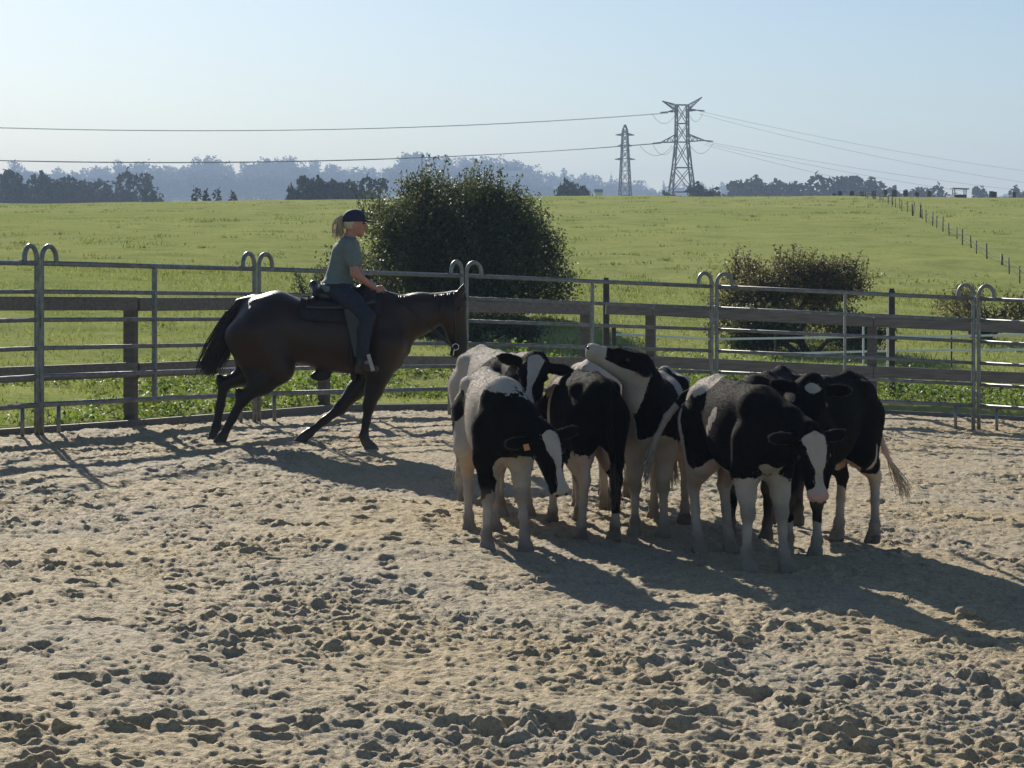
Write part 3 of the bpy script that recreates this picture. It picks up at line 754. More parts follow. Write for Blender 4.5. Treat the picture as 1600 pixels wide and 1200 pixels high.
# ------------------------------------------------------------------ horse
HX, HD = at(455, 500, 20.2).x, 20.2
HZ = gz(HX + .3, HD) - .015
horse = empty('horse', (HX, HD, HZ), 'dark bay horse moving right under the rider with lowered neck', 'horse')
g = SDF((-.95, -.40, -.03), (1.85, .40, 1.70), .0135)
g.loft([(-.56, 1.14, .05, .08), (-.52, 1.15, .12, .17), (-.42, 1.17, .21, .26), (-.28, 1.185, .265, .30), (-.12, 1.185, .28, .335), (.10, 1.125, .27, .31),
        (.35, 1.082, .275, .332), (.60, 1.078, .268, .357), (.82, 1.102, .23, .378), (.98, 1.085, .19, .31), (1.08, 1.05, .13, .2), (1.14, 1.02, .05, .09)], 2.15, .03)
for y in (-1, 1):
    g.ell((.90, y * .17, 1.05), (.15, .09, .26), k=.08)
    g.ell((-.28, y * .18, 1.05), (.22, .10, .28), k=.08)
    g.ell((.99, y * .09, .90), (.09, .07, .13), k=.08)
g.ell((.86, 0, 1.44), (.16, .05, .06), k=.08)
g.ell((.28, 0, .70), (.10, .05, .05), k=.06)
# neck and head
g.chain([(.86, 0, 1.30), (1.22, 0, 1.36), (1.56, 0, 1.43)], [.17, .125, .085], .08)
g.chain([(1.00, 0, 1.12), (1.24, 0, 1.24), (1.50, 0, 1.34)], [.17, .125, .10], .08)
g.ell((1.56, 0, 1.38), (.11, .085, .12), k=.04)                          # cheek / poll
g.cone((1.585, 0, 1.42), (1.625, 0, 1.02), .085, .062, .04)
g.cone((1.51, .03, 1.27), (1.565, .01, 1.05), .085, .05, .05); g.cone((1.51, -.03, 1.27), (1.565, -.01, 1.05), .085, .05, .05)
g.ell((1.605, 0, .955), (.078, .064, .085), k=.03); g.ell((1.565, 0, .915), (.05, .05, .04), k=.03)
for y in (-1, 1):
    g.ell((1.60, y * .085, 1.345), (.035, .022, .03), k=.02)
    g.cone((1.60, y * .045, 1.475), (1.655, y * .07, 1.585), .034, .010, .015)
    g.cone((1.60, y * .045, 1.475), (1.64, y * .06, 1.535), .034, .030, .015)
def hoof(hx, hy, z, fwd=1.0, tilt=0.0):
    g.cone((hx - .015, hy, z + .085), (hx + .045 * fwd, hy, z + .015 + tilt), .048, .062, .015)
def fore(y, el, kn, ft, hf, tilt=0):
    g.cone((.93, y * .17, 1.0), el, .15, .115, .08)
    g.chain([el, (np.array(el) * .5 + np.array(kn) * .5), kn], [.115, .085, .058], .045)
    g.ell(kn, (.058, .054, .07), k=.03)
    g.chain([kn, (np.array(kn) * .5 + np.array(ft) * .5), ft], [.05, .039, .04], .03); g.ell(ft, (.048, .046, .048), k=.02)
    g.cone(ft, hf, .04, .042, .02)
fore(-1, (.85, -.16, .74), (.755, -.15, .43), (.705, -.15, .14), (.735, -.15, .07)); hoof(.74, -.15, 0)
fore(1, (.76, .16, .74), (.455, .15, .38), (.16, .15, .145), (.10, .15, .10))
g.cone((.11, .15, .11), (.05, .15, .035), .05, .06, .02)
def hindl(y, st, hk, ft, hf):
    st, hk, ft = map(np.array, (st, hk, ft))
    g.cone((-.30, y * .16, 1.12), st, .22, .135, .10)
    g.cone((-.46, y * .13, 1.08), st * .5 + hk * .5 + np.array([-.03, 0, .02]), .16, .085, .08)
    g.chain([st, st * .55 + hk * .45 + np.array([0, 0, -.005]), hk], [.135, .108, .058], .06)
    g.ell(hk, (.062, .05, .078), k=.03); g.ell(hk + np.array([-.05, 0, .05]), (.03, .03, .05), k=.03)
    g.chain([hk, hk * .5 + ft * .5, ft], [.052, .042, .042], .03); g.ell(ft, (.05, .048, .05), k=.02)
    g.cone(ft, hf, .042, .044, .02)
hindl(1, (-.18, .17, .80), (-.66, .14, .62), (-.735, .14, .20), (-.765, .14, .12)); g.cone((-.765, .14, .12), (-.785, .14, .035), .048, .06, .02)
hindl(-1, (-.10, -.17, .78), (-.44, -.14, .50), (-.64, -.14, .13), (-.665, -.14, .07)); hoof(-.665, -.14, 0)
g.cone((-.36, 0, 1.42), (-.50, 0, 1.40), .06, .045, .04)
g.cut_below(0)
V, F = g.mesh(2)
bay = smooth(.5, .95, V[:, 2]) * 1.0 - .55 + .35 * noise3(V, .35, 1)
bay = np.where((V[:, 0] > 1.45) & (V[:, 2] < 1.1), -1, bay)
att = {'coat': np.clip(bay, -1, 1), 'dirt': .7 * smooth(.22, .03, V[:, 2]), 'pink': np.zeros(len(V))}
link('body', np_mesh('horse_body', V, F, M['horse'], attrs=att), horse)
link('fur', fur_mesh('fur', V, F, att, 24000, .011, .0016, M['horse'], np.random.RandomState(4), lift=.3), horse, kind='stuff')
rng = np.random.RandomState(5)
mb = MB(); tg = [(-.40, 0, 1.44), (-.47, 0, 1.40), (-.54, 0, 1.29), (-.61, 0, 1.14), (-.68, 0, .99), (-.74, 0, .87), (-.78, 0, .78)]
strands(mb, tg, [.035, .04, .055, .068, .07, .055, .03], 480, .008, rng, tipout=.4)
mb.build('tail', M['horsehair'], horse, True)
mb = MB()
for i in range(260):
    t = rng.rand(); x = .92 + .66 * t; z = 1.475 + .025 * t - .02 * math.sin(t * 3.1) + .0
    sd = -1 if rng.rand() < .8 else 1
    p0 = np.array([x, rng.uniform(-.02, .02), z - .015]); L = rng.uniform(.10, .20)
    p1 = p0 + np.array([rng.uniform(-.03, .01), sd * .05, .015]); p2 = p1 + np.array([rng.uniform(-.04, .01), sd * .05, -L * .5]); p3 = p2 + np.array([rng.uniform(-.03, .02), sd * .02, -L * .5])
    mb.tube([p0, p1, p2, p3], [.007, .008, .006, .002], 3, False)
for i in range(40):
    p0 = np.array([1.60, rng.uniform(-.03, .03), 1.50]); p1 = p0 + np.array([.05, 0, .02]); p2 = p1 + np.array([.035, rng.uniform(-.02, .02), -.10]); mb.tube([p0, p1, p2], [.006, .006, .002], 3, False)
mb.build('mane', M['horsehair'], horse, True)
for y in (-1, 1):
    V2, F2 = ball((1.612, y * .098, 1.345), .02); link('eye', np_mesh('eye', V2, F2, M['eye']), horse)

# bridle (worn by the horse)
br = empty('bridle', (HX + 1.6, HD, HZ + 1.4), 'dark leather bridle with metal bit and reins on the horse head', 'bridle')
BO = Vector((1.6, 0, 1.4))
def bt(pts, r, nm, m): MB().tube([Vector(p) - BO for p in pts], r, 6).build(nm, m, br, True)
for y in (-1, 1):
    bt([(1.575, y * .03, 1.51), (1.565, y * .10, 1.42), (1.565, y * .102, 1.25), (1.58, y * .075, 1.0)], .009, 'cheek_strap', M['leather'])
    MB().tube([Vector((1.575 + .03 * math.cos(q), y * .082, .985 + .03 * math.sin(q))) - BO for q in np.linspace(0, 2 * math.pi, 13)], .005, 6).build('bit_ring', M['bright'], br, True)
    bt([(1.565, y * .085, .96), (1.45, y * .12, 1.06), (1.2, y * .16, 1.30), (1.0, y * .12, 1.47), (.87, y * .06, 1.535)], .007, 'rein', M['leather'])
    bt([(1.565, y * .085, .975), (1.55, y * .07, .90)], .006, 'shank', M['bright'])
bt([(1.655, .075, 1.43), (1.68, 0, 1.445), (1.655, -.075, 1.43)], .009, 'browband', M['leather'])

# saddle
sd = empty('saddle', (HX + .5, HD, HZ + 1.42), 'dark western saddle with raised cantle on the horse back', 'saddle')
SO = np.array([.5, 0, 1.42])
def sdf_part(nm, m, parent, lo, hi, h, fn, off, relax=2):
    gg = SDF(lo, hi, h); fn(gg); V, F = gg.mesh(relax); return link(nm, np_mesh(nm, V - off, F, m), parent)
def shell(x0, x1, drop, thick, z0=1.44):
    """curved sheet over the back: list of grid points"""
    Vv = []; Ff = []; n = 14; mseg = 10
    xs = np.linspace(x0, x1, mseg)
    for lay in (0, 1):
        for x in xs:
            zt = np.interp(x, [.1, .35, .6, .86], [1.415, 1.408, 1.43, 1.49]); w = np.interp(x, [.1, .35, .6, .86], [.27, .285, .275, .235])
            zc = np.interp(x, [.1, .35, .6, .86], [1.125, 1.07, 1.065, 1.095]); hgt = zt - zc
            for k in range(n):
                a = -drop + 2 * drop * k / (n - 1); o = .018 + thick * lay
                e = 2 / 2.15; sx = math.copysign(abs(math.sin(a)) ** e, a); cx = max(0, math.cos(a)) ** e
                Vv.append((x, sx * (w + o), zc + cx * (hgt + o)))
    N = mseg * n
    for lay in (0, 1):
        for i in range(mseg - 1):
            for k in range(n - 1):
                q = [lay * N + i * n + k, lay * N + (i + 1) * n + k, lay * N + (i + 1) * n + k + 1, lay * N + i * n + k + 1]
                Ff.append(q if lay else q[::-1])
    for i in range(mseg - 1):
        for k in (0, n - 1):
            Ff.append([i * n + k, (i + 1) * n + k, N + (i + 1) * n + k, N + i * n + k])
    for k in range(n - 1):
        for i in (0, mseg - 1): Ff.append([i * n + k, i * n + k + 1, N + i * n + k + 1, N + i * n + k])
    return np.array(Vv) - SO, np.array(Ff)
V2, F2 = shell(.10, .88, 1.15, .02); link('saddle_pad', np_mesh('saddle_pad', V2, F2, M['pad']), sd)
V2, F2 = shell(.17, .82, .80, .045); link('skirt', np_mesh('skirt', V2, F2, M['leather']), sd)
def seatf(gg):
    gg.cone((.30, 0, 1.475), (.70, 0, 1.50), .07, .06, .05)
    for y in (-1, 1): gg.cone((.30, y * .07, 1.47), (.62, y * .05, 1.47), .07, .06, .06)
    gg.chain([(.24, -.15, 1.49), (.215, 0, 1.575), (.24, .15, 1.49)], [.03, .035, .03], .05)
    gg.chain([(.72, -.12, 1.46), (.72, 0, 1.545), (.72, .12, 1.46)], [.05, .05, .05], .05)
sdf_part('seat', M['leather'], sd, (.1, -.26, 1.36), (.86, .26, 1.66), .012, seatf, SO)
hn = MB().tube([np.array((.72, 0, 1.56)) - SO, np.array((.735, 0, 1.63)) - SO, np.array((.738, 0, 1.655)) - SO, np.array((.738, 0, 1.668)) - SO], [.025, .02, .036, .034], 12).build('horn', M['leather'], sd, True)
for y in (-1, 1):
    MB().bar(np.array((.60, y * .30, 1.36)) - SO, np.array((.70, y * .335, .92)) - SO, .012, .15, up=(1, 0, .2), bev=.004).build('fender', M['leather'], sd)
    st = MB().tube([np.array(p) - SO for p in ((.70, y * .345, .93), (.715, y * .285, .88), (.715, y * .285, .775), (.715, y * .405, .775), (.715, y * .405, .88), (.70, y * .345, .93))], .014, 8).build('stirrup', M['leather'], sd, True)
    MB().bar(np.array((.765, y * .415, .93)) - SO, np.array((.81, y * .415, .775)) - SO, .01, .036, up=(1, 0, 0), bev=.003).build('stirrup_strap', M['paleleather'], sd)
MB().tube([np.array((.60, s * .0, 0)) + np.array((0, w, z)) - SO for s, w, z in [(1, .285, 1.25), (1, .29, 1.05), (1, .25, .82), (1, .12, .685), (1, 0, .675), (1, -.12, .685), (1, -.25, .82), (1, -.29, 1.05), (1, -.285, 1.25)]], .022, 8).build('cinch', M['pad'], sd, True)

# ------------------------------------------------------------------ rider
rd = empty('person', (HX + .46, HD, HZ + 1.5), 'rider in navy cap, grey green t-shirt and dark jeans on the horse', 'person')
RO = np.array([.46, 0, 1.5])
SH = (.575, .165, 1.955); EL = (.625, .215, 1.685); WR = (.80, .085, 1.545)
HIP = (.45, .10, 1.53); KN = (.755, .315, 1.27); AN = (.70, .345, .865)
def torso(gg, o=0.0):
    gg.ell((.44, 0, 1.56), (.135 + o, .17 + o, .12 + o), k=.05)
    gg.ell((.465, 0, 1.70), (.105 + o, .135 + o, .13 + o), k=.06)
    gg.ell((.515, 0, 1.85), (.12 + o, .155 + o, .15 + o), k=.06)
    for y in (-1, 1):
        gg.ell((.545, y * .12, 1.945), (.07 + o, .075 + o, .055 + o), k=.06)
        gg.ell((.60, y * .06, 1.845), (.055 + o, .06 + o, .06 + o), k=.04)
def arm(gg, y, r0=.048, r1=.04, r2=.027):
    s = np.array([1, y, 1]); gg.chain([np.array(SH) * s, np.array(EL) * s, np.array(WR) * s], [r0, r1, r2], .03)
def hand(gg, y):
    s = np.array([1, y, 1]); w = np.array(WR) * s; fw = unit(np.array([.9, -.15 * y, -.45])); dn = unit(np.array([-.45, 0, -.9])); sd_ = np.cross(fw, dn) * 1.0
    gg.ell(w + fw * .045, (.045, .02, .038), (fw, unit(sd_), dn), .012)
    for i, L in enumerate((.030, .034, .032, .026)):
        k0 = w + fw * .082 + dn * (-.026 + .018 * i); inw = -unit(sd_) * np.sign(sd_[1]) * y
        k1 = k0 + fw * L * .6 + inw * .014; k2 = k1 - fw * .008 + inw * .024; k3 = k2 - fw * L * .8 + inw * .004
        gg.chain([k0 - fw * .02, k0, k1, k2, k3], [.0095, .0095, .009, .0085, .0075], .003)
    t0 = w + fw * .03 - dn * .028; inw = -unit(sd_) * np.sign(sd_[1]) * y
    gg.chain([t0, t0 + fw * .028 - dn * .014 + inw * .010, t0 + fw * .055 - dn * .004 + inw * .022], [.012, .0105, .008], .006)
HC = np.array([.615, 0, 2.155])
def headf(gg):
    gg.ell(HC + [-.012, 0, .02], (.098, .076, .098), k=.02)
    gg.cone(HC + [.02, 0, -.04], HC + [.052, 0, -.095], .062, .032, .03)
    gg.cone(HC + [-.03, 0, -.06], (.545, 0, 2.0), .052, .058, .03)
    gg.cone(HC + [.085, 0, .012], HC + [.106, 0, -.022], .010, .014, .012)
    gg.ell(HC + [.078, 0, -.062], (.018, .026, .010), k=.008); gg.ell(HC + [.078, 0, .028], (.02, .05, .012), k=.012)
    for y in (-1, 1):
        gg.ell(HC + [-.012, y * .076, -.012], (.018, .010, .03), k=.008)
        gg.ell(HC + [.05, y * .045, -.025], (.03, .025, .025), k=.02)
def leg(gg, y, rs, end=1.0, o=0):
    s = np.array([1, y, 1]); h, k_, a = np.array(HIP) * s, np.array(KN) * s, np.array(AN) * s
    a = k_ + (a - k_) * end
    gg.chain([h, h * .5 + k_ * .5 + np.array([0, y * .02, .015]), k_], [rs[0], rs[1], rs[2]], .05)
    gg.chain([k_, k_ * .65 + a * .35 + np.array([-.015, 0, 0]), a], [rs[2], rs[3], rs[4]], .03)
gg = SDF((.2, -.45, .70), (.98, .45, 2.30), .0095)
torso(gg); headf(gg)
for y in (-1, 1):
    arm(gg, y); leg(gg, y, (.085, .075, .052, .05, .035)); s = np.array([1, y, 1])
    gg.cone(np.array(AN) * s, np.array([.80, .36, .79]) * s, .04, .03, .02)
V, F = gg.mesh(2); link('body', np_mesh('person_body', V - RO, F, M['skin']), rd)
for y in (-1, 1):
    w = np.array(WR) * [1, y, 1]
    gg = SDF(w - .06, w + .15, .0035); hand(gg, y); V, F = gg.mesh(1); link('hand', np_mesh('hand', V - RO, F, M['skin']), rd)
def shirtf(gg):
    torso(gg, .014); gg.ell((.435, 0, 1.545), (.15, .185, .09), k=.05); gg.cone((.545, 0, 1.99), (.56, 0, 2.0), .07, .066, .03)
    for y in (-1, 1):
        s = np.array([1, y, 1]); a, b_ = np.array(SH) * s, np.array(EL) * s; gg.cone(a, a * .42 + b_ * .58, .066, .068, .04)
    n3 = gg.v; gx_, gy_, gz_ = np.meshgrid(*gg.ax, indexing='ij')
    n3 += (.005 * np.sin(gz_ * 38 + gx_ * 30 + 2 * np.sin(gy_ * 14)) * np.clip((1.85 - gz_) * 4, 0, 1)).astype(np.float32)
sdf_part('t_shirt', M['shirt'], rd, (.2, -.36, 1.42), (.8, .36, 2.1), .0095, shirtf, RO, 1)
def jeansf(gg):
    gg.ell((.44, 0, 1.535), (.148, .182, .10), k=.05)
    for y in (-1, 1): leg(gg, y, (.10, .092, .072, .068, .056), .93)
sdf_part('jeans', M['jeans'], rd, (.2, -.46, .80), (.92, .46, 1.68), .0105, jeansf, RO, 1)
for y in (-1, 1):
    def bootf(gg, y=y):
        s = np.array([1, y, 1])
        gg.chain([np.array((.70, .345, .90)) * s, np.array((.695, .35, .83)) * s], [.05, .046], .02)
        gg.cone(np.array((.69, .352, .815)) * s, np.array((.83, .375, .795)) * s, .042, .034, .02)
        gg.cone(np.array((.665, .352, .80)) * s, np.array((.66, .352, .775)) * s, .036, .034, .01)
        gg.cut_below(.765)
    sdf_part('boot', M['boot'], rd, (.58, min(y * .25, y * .46), .74), (.92, max(y * .25, y * .46), .99), .0085, bootf, RO)
def capf(gg):
    gg.ell(HC + [-.012, 0, .052], (.112, .092, .092), k=.01)
    gx_, gy_, gz_ = np.meshgrid(*gg.ax, indexing='ij')
    pl = (HC[2] + .022 - .12 * (gx_ - HC[0]) * 0 - gz_) - .25 * np.clip(HC[0] - .02 - gx_, 0, 1)
    gg.v = np.maximum(gg.v, pl.astype(np.float32))
    gg.ell(HC + [.125, 0, .026], (.075, .07, .010), (unit((1, 0, -.12)), (0, 1, 0), unit((.12, 0, 1))), .008)
sdf_part('cap', M['cap'], rd, HC - [.2, .16, .06], HC + [.26, .16, .2], .007, capf, RO, 1)
mb = MB(); rng = np.random.RandomState(9)
pt = [HC + [-.085, 0, .055], HC + [-.125, 0, .065], HC + [-.155, 0, .03], HC + [-.16, 0, -.02], HC + [-.15, 0, -.065], HC + [-.145, 0, -.085]]
strands(mb, [p - RO for p in pt], [.012, .016, .024, .028, .022, .012], 170, .007, rng, tipout=.2)
mb.build('ponytail', M['hair'], rd, True)
def hairf(gg):
    gg.ell(HC + [-.022, 0, .008], (.097, .084, .086), k=.01)
    gx_, gy_, gz_ = np.meshgrid(*gg.ax, indexing='ij')
    gg.v = np.maximum(gg.v, np.maximum(gx_ - (HC[0] - .012), HC[2] - .045 - gz_ + .0 * gx_).astype(np.float32))
sdf_part('hair', M['hair'], rd, HC - [.16, .13, .14], HC + [.14, .13, .16], .007, hairf, RO)
for y in (-1, 1):
    V2, F2 = ball(HC + [.083, y * .032, .006] - RO, .011); link('eye', np_mesh('eye', V2, F2, M['eye']), rd)
MB().tube([np.array((.44 + .155 * math.cos(q), .19 * math.sin(q), 1.575)) - RO for q in np.linspace(0, 2 * math.pi, 25)], .013, 6).build('belt', M['leather'], rd, True)

# ------------------------------------------------------------------ foliage
def leaf_cards(P, size, rng, nbias=None, aspect=.55, tint=None, droop=0.0):
    """one bent diamond per point; returns V, F, tint"""
    n = len(P); P = np.asarray(P, float)
    size = size * rng.uniform(.65, 1.35, n) if np.isscalar(size) else size
    nr = rng.randn(n, 3)
    if nbias is not None: nr = nr + nbias
    nr /= np.linalg.norm(nr, axis=1, keepdims=True) + 1e-9
    a = np.cross(nr, rng.randn(n, 3)); a /= np.linalg.norm(a, axis=1, keepdims=True) + 1e-9
    a[:, 2] -= droop; a /= np.linalg.norm(a, axis=1, keepdims=True)
    b = np.cross(nr, a); b /= np.linalg.norm(b, axis=1, keepdims=True) + 1e-9
    L = size[:, None]
    bend = nr * L * .16
    V = np.stack([P - a * L * .5, P + b * L * aspect * .5 + bend, P + a * L * .5, P - b * L * aspect * .5 + bend], 1).reshape(-1, 3)
    F = np.arange(4 * n).reshape(n, 4)
    t = rng.rand(n) if tint is None else tint
    return V, F, np.repeat(t, 4)
def crown_points(lobes, n, rng, shell_=.55):
    """points in a set of ellipsoid lobes, denser near each surface; returns points and outward normals"""
    w = np.array([l[3] * l[4] * l[5] for l in lobes]) ** .75; w /= w.sum()
    k = rng.choice(len(lobes), n, p=w); L = np.array(lobes)[k]
    dv = rng.randn(n, 3); dv /= np.linalg.norm(dv, axis=1, keepdims=True)
    r = shell_ + (1 - shell_) * rng.rand(n) ** .6
    r *= 1 + np.clip(.12 * rng.randn(n), -.2, .17)
    return L[:, :3] + dv * L[:, 3:] * r[:, None], dv
def clump(P, N, m, rad, rng):
    """m leaves round each point"""
    q = np.repeat(P, m, 0) + rng.randn(len(P) * m, 3) * rad
    return q, np.repeat(N, m, 0)

def bush(label, c, w, h, dep, nlobe, nclump, m, leaf, mat_, seed, wisps=40, name='bush', lobe=.34):
    rng = np.random.RandomState(seed)
    z0 = fz(c[0], c[1]) - .05
    root = empty(name, (c[0], c[1], z0), label, 'bush')
    lobes = []
    for i in range(nlobe):
        a = rng.uniform(0, 2 * math.pi); r = math.sqrt(rng.rand()) * .86
        t = rng.rand() ** .8
        zt = h * (.13 + .68 * t * (1 - .45 * r * r))
        s = lobe * rng.uniform(.6, 1.15)
        lobes.append((r * math.cos(a) * w / 2 * (1 - .2 * t), r * math.sin(a) * dep / 2, zt, s * w / 2 * .8, s * dep / 2, s * h * .55))
    P, N = crown_points(lobes, nclump, rng, .35)
    P[:, 2] = np.abs(P[:, 2])
    P2, N2 = clump(P, N, m, leaf * 1.3, rng)
    # wisps: upright shoots beyond the outline
    ws = []
    sh = MB()
    for i in range(wisps):
        l = lobes[rng.randint(len(lobes))]; b0 = np.array(l[:3]) + np.array([rng.uniform(-.8, .8) * l[3], rng.uniform(-.8, .8) * l[4], l[5] * .6])
        dr = np.array([rng.randn() * .25 + b0[0] / w * .5, rng.randn() * .25, 1.0]); dr /= np.linalg.norm(dr); Ln = rng.uniform(.25, .6) * h * .30
        k = max(6, int(Ln / leaf * 2.0)); tt = np.linspace(0, 1, k)
        ws.append(b0 + dr * Ln * tt[:, None] + rng.randn(k, 3) * leaf * .45)
        sh.tube([b0 - dr * .1, b0 + dr * Ln], [.009, .003], 3, False)
    if ws:
        ws = np.concatenate(ws); P2 = np.concatenate([P2, ws]); N2 = np.concatenate([N2, np.tile([0, 0, .5], (len(ws), 1))])
    V, F, T = leaf_cards(P2, leaf, rng, N2 * .6 + np.array([0, 0, .4]), .5)
    link('crown', np_mesh('crown', V, F, mat_, False, {'tint': T}), root)
    tr = MB()
    for i in range(9):
        a = rng.uniform(0, 2 * math.pi); l = lobes[i % len(lobes)]
        e = np.array(l[:3]); b0 = np.array([math.cos(a) * .15, math.sin(a) * .15, -.1]); mid = b0 * .5 + e * .5 + np.array([rng.randn() * .08, rng.randn() * .08, .1])
        tr.tube([b0, mid, e], [.045, .03, .012], 6)
    tr.build('stems', M['bark'], root, True)
    if wisps: sh.build('shoots', M['bark'], root, True, kind='stuff')
    return root
c = at(735, 530, 39)
bush('big dark leafy bush behind the rider and the fence', (at(706, 0, 39).x, 39.2), 4.6, 2.95, 3.8, 46, 5800, 11, .075, M['leaf'], 34, 150)
bush('small low bush behind the saddle cantle', (at(492, 0, 38).x, 38), .8, 1.15, .8, 6, 180, 8, .06, M['leaf'], 23, 14)
bush('olive brown bush behind the fence on the right', (at(1230, 0, 37).x, 37), 3.3, 1.85, 2.0, 24, 2300, 9, .06, M['leaf_olive'], 24, 120)
bush('low dark hedge bush below the olive bush', (at(1260, 0, 35.4).x, 35.4), 3.1, 1.0, 1.2, 14, 1300, 9, .06, M['leaf'], 25, 30)
bush('scrubby thin bush at the right behind the last hoops', (at(1530, 0, 39).x, 39), 2.4, 1.15, 1.4, 10, 420, 7, .06, M['leaf_olive'], 26, 60)
bush('low bramble bush under the big bush behind the horse head', (at(740, 0, 34.5).x, 34.5), 2.6, .75, 1.2, 12, 900, 9, .06, M['leaf'], 27, 20)

# weeds along the outside of the wooden fence
rng = np.random.RandomState(31)
def scatter(n, x0, x1, y0, y1, s0, s1, rng):
    x = rng.uniform(x0, x1, n * 3); y = rng.uniform(y0, y1, n * 3); s = edge_s(x, y); k = (s > s0) & (s < s1)
    return x[k][:n], y[k][:n], s[k][:n]
x, y, s = scatter(15000, -10, 12, 12, 36, .02, 5.2, rng)
dens = smooth(-.55, .25, rnoise(x, y, 1.1, 21)) * smooth(5.2, 2.5, s)
k = rng.rand(len(x)) < dens; x, y, s = x[k], y[k], s[k]
hgt = (.06 + .22 * smooth(-.3, .8, rnoise(x, y, .8, 22))) * smooth(0, .5, s + .2)
z = field_z(x, y) + .05
m_ = 6; xx = np.repeat(x, m_) + rng.randn(len(x) * m_) * .06; yy = np.repeat(y, m_) + rng.randn(len(x) * m_) * .06
zz = np.repeat(z, m_) + np.repeat(hgt, m_) * rng.rand(len(x) * m_)
V, F, T = leaf_cards(np.stack([xx, yy, zz], 1), .058, rng, np.array([0, -.3, 1.2]), .65)
link('weeds', np_mesh('weeds', V, F, M['weed'], False, {'tint': T}), kind='stuff', label='bright green low weeds along the outside of the wooden fence', cat='weeds')

# grass blades in the near field
def blades(x, y, L, w, rng, lean=.45):
    n = len(x); z = field_z(x, y) + .04
    a = rng.uniform(0, 2 * math.pi, n); l = L * rng.uniform(.5, 1.4, n); q = rng.uniform(0, 2 * math.pi, n)
    side = np.stack([np.cos(a), np.sin(a), np.zeros(n)], 1) * (w * rng.uniform(.6, 1.3, n))[:, None]
    top = np.stack([np.cos(q) * lean * l, np.sin(q) * lean * l, l], 1)
    B = np.stack([x, y, z], 1)
    V = np.stack([B - side, B + side, B + top], 1).reshape(-1, 3)
    return V, np.arange(3 * n).reshape(n, 3), np.repeat(rng.rand(n), 3)
x, y, s = scatter(60000, -11, 12, 17, 50, .1, 26, rng)
clp = rng.rand(len(x)) < .35 + .65 * smooth(-.4, .5, rnoise(x, y, .6, 23)); x, y = x[clp], y[clp]
V, F, T = blades(x, y, .085, .012, rng)
xf = []; yf = []
for i in range(900):
    d_ = 46 + 112 * rng.rand() ** 1.3; xc = rng.uniform(-.30, .30) * d_
    kk = rng.randint(8, 26); r_ = rng.uniform(.08, .35)
    xf.append(xc + rng.randn(kk) * r_ * 1.6); yf.append(d_ + rng.randn(kk) * r_)
xf = np.concatenate(xf); yf = np.concatenate(yf)
V2, F2, T2 = blades(xf, yf, .09, .03, rng)
V = np.concatenate([V, V2]); F = np.concatenate([F, F2 + len(T)]); T = np.concatenate([T, T2 * .15])
link('grass', np_mesh('grass', V, F, M['grass'], False, {'tint': T}), kind='stuff', label='short grass and darker tufts on the pasture', cat='grass')

# ------------------------------------------------------------------ field fence running up the slope on the right
ff = empty('field_fence', (12.4, 50, fz(12.4, 50)), 'thin post and wire fence running up the pasture on the right', 'fence')
fo = Vector(ff.location); rf = random.Random(4); prev = None; wires = [MB(), MB()]
post_me = [MB().tube([(0, 0, -.2), (.01 * k, 0, 1.0 + .08 * k)], [.045, .04], 6).mesh('stake', M['greypost'], True) for k in range(3)]
n_p = 42
for i in range(n_p):
    t = i / (n_p - 1); y = 50 + 108 * t; x = 12.35 + .1245 * (y - 50) + rf.uniform(-.12, .12)
    p = Vector((x, y, fz(x, y)))
    o = link('post', post_me[i % 3], ff, loc=p - fo)
    o.rotation_euler = (rf.uniform(-.06, .06), rf.uniform(-.06, .06), rf.uniform(0, 3)); sc = rf.uniform(.38, .52); big = 1.9 if i in (3, 15, 16) else 1
    o.scale = (sc * big, sc * big, sc)
    if prev is not None:
        for k, h in enumerate((.22, .38)): wires[k].tube([prev + Vector((0, 0, h)) - fo, p + Vector((0, 0, h)) - fo], .006, 3)
    prev = p
for w_ in wires: w_.build('wire', M['cable'], ff)
rp = empty('ridge_fence', at(1312, 308, 176), 'row of thick dark posts along the ridge on the right', 'fence')
ro = Vector(rp.location)
rme = MB().bar((0, 0, -1.0), (0, 0, .82), .30, .30, up=(0, 1, 0), bev=.04).mesh('ridge_post', M['darkpost'])
for i, px in enumerate((1303, 1312.5, 1331, 1347, 1365, 1382.6, 1398, 1415, 1432.5, 1451, 1549, 1554, 1584)):
    q = at(px, 307, 176); q.z = fz(q.x, q.y)
    o = link('post', rme, rp, loc=q - ro); o.scale = (1, 1, random.uniform(.85, 1.1) * (.7 if i == 0 else 1)); o.rotation_euler = (0, random.uniform(-.05, .05), random.uniform(0, 1))
q = at(1499, 307, 180); q.z = fz(q.x, q.y)
ht = empty('field_shelter', q, 'small dark raised hut with a flat roof on the ridge at the right', 'hut')
MB().bar((-.52, 0, .35), (.52, 0, .35), 1.0, .62, bev=.02).build('box', M['hide_wood'], ht)
for sx in (-.48, .48):
    for sy in (-.42, .42): MB().bar((sx, sy, -.6), (sx, sy, 1.12), .07, .07, up=(0, 1, 0)).build('corner_post', M['hide_wood'], ht)
MB().bar((-.68, 0, 1.2), (.72, 0, 1.14), 1.3, .09, bev=.02).build('roof', M['metal_roof'], ht)

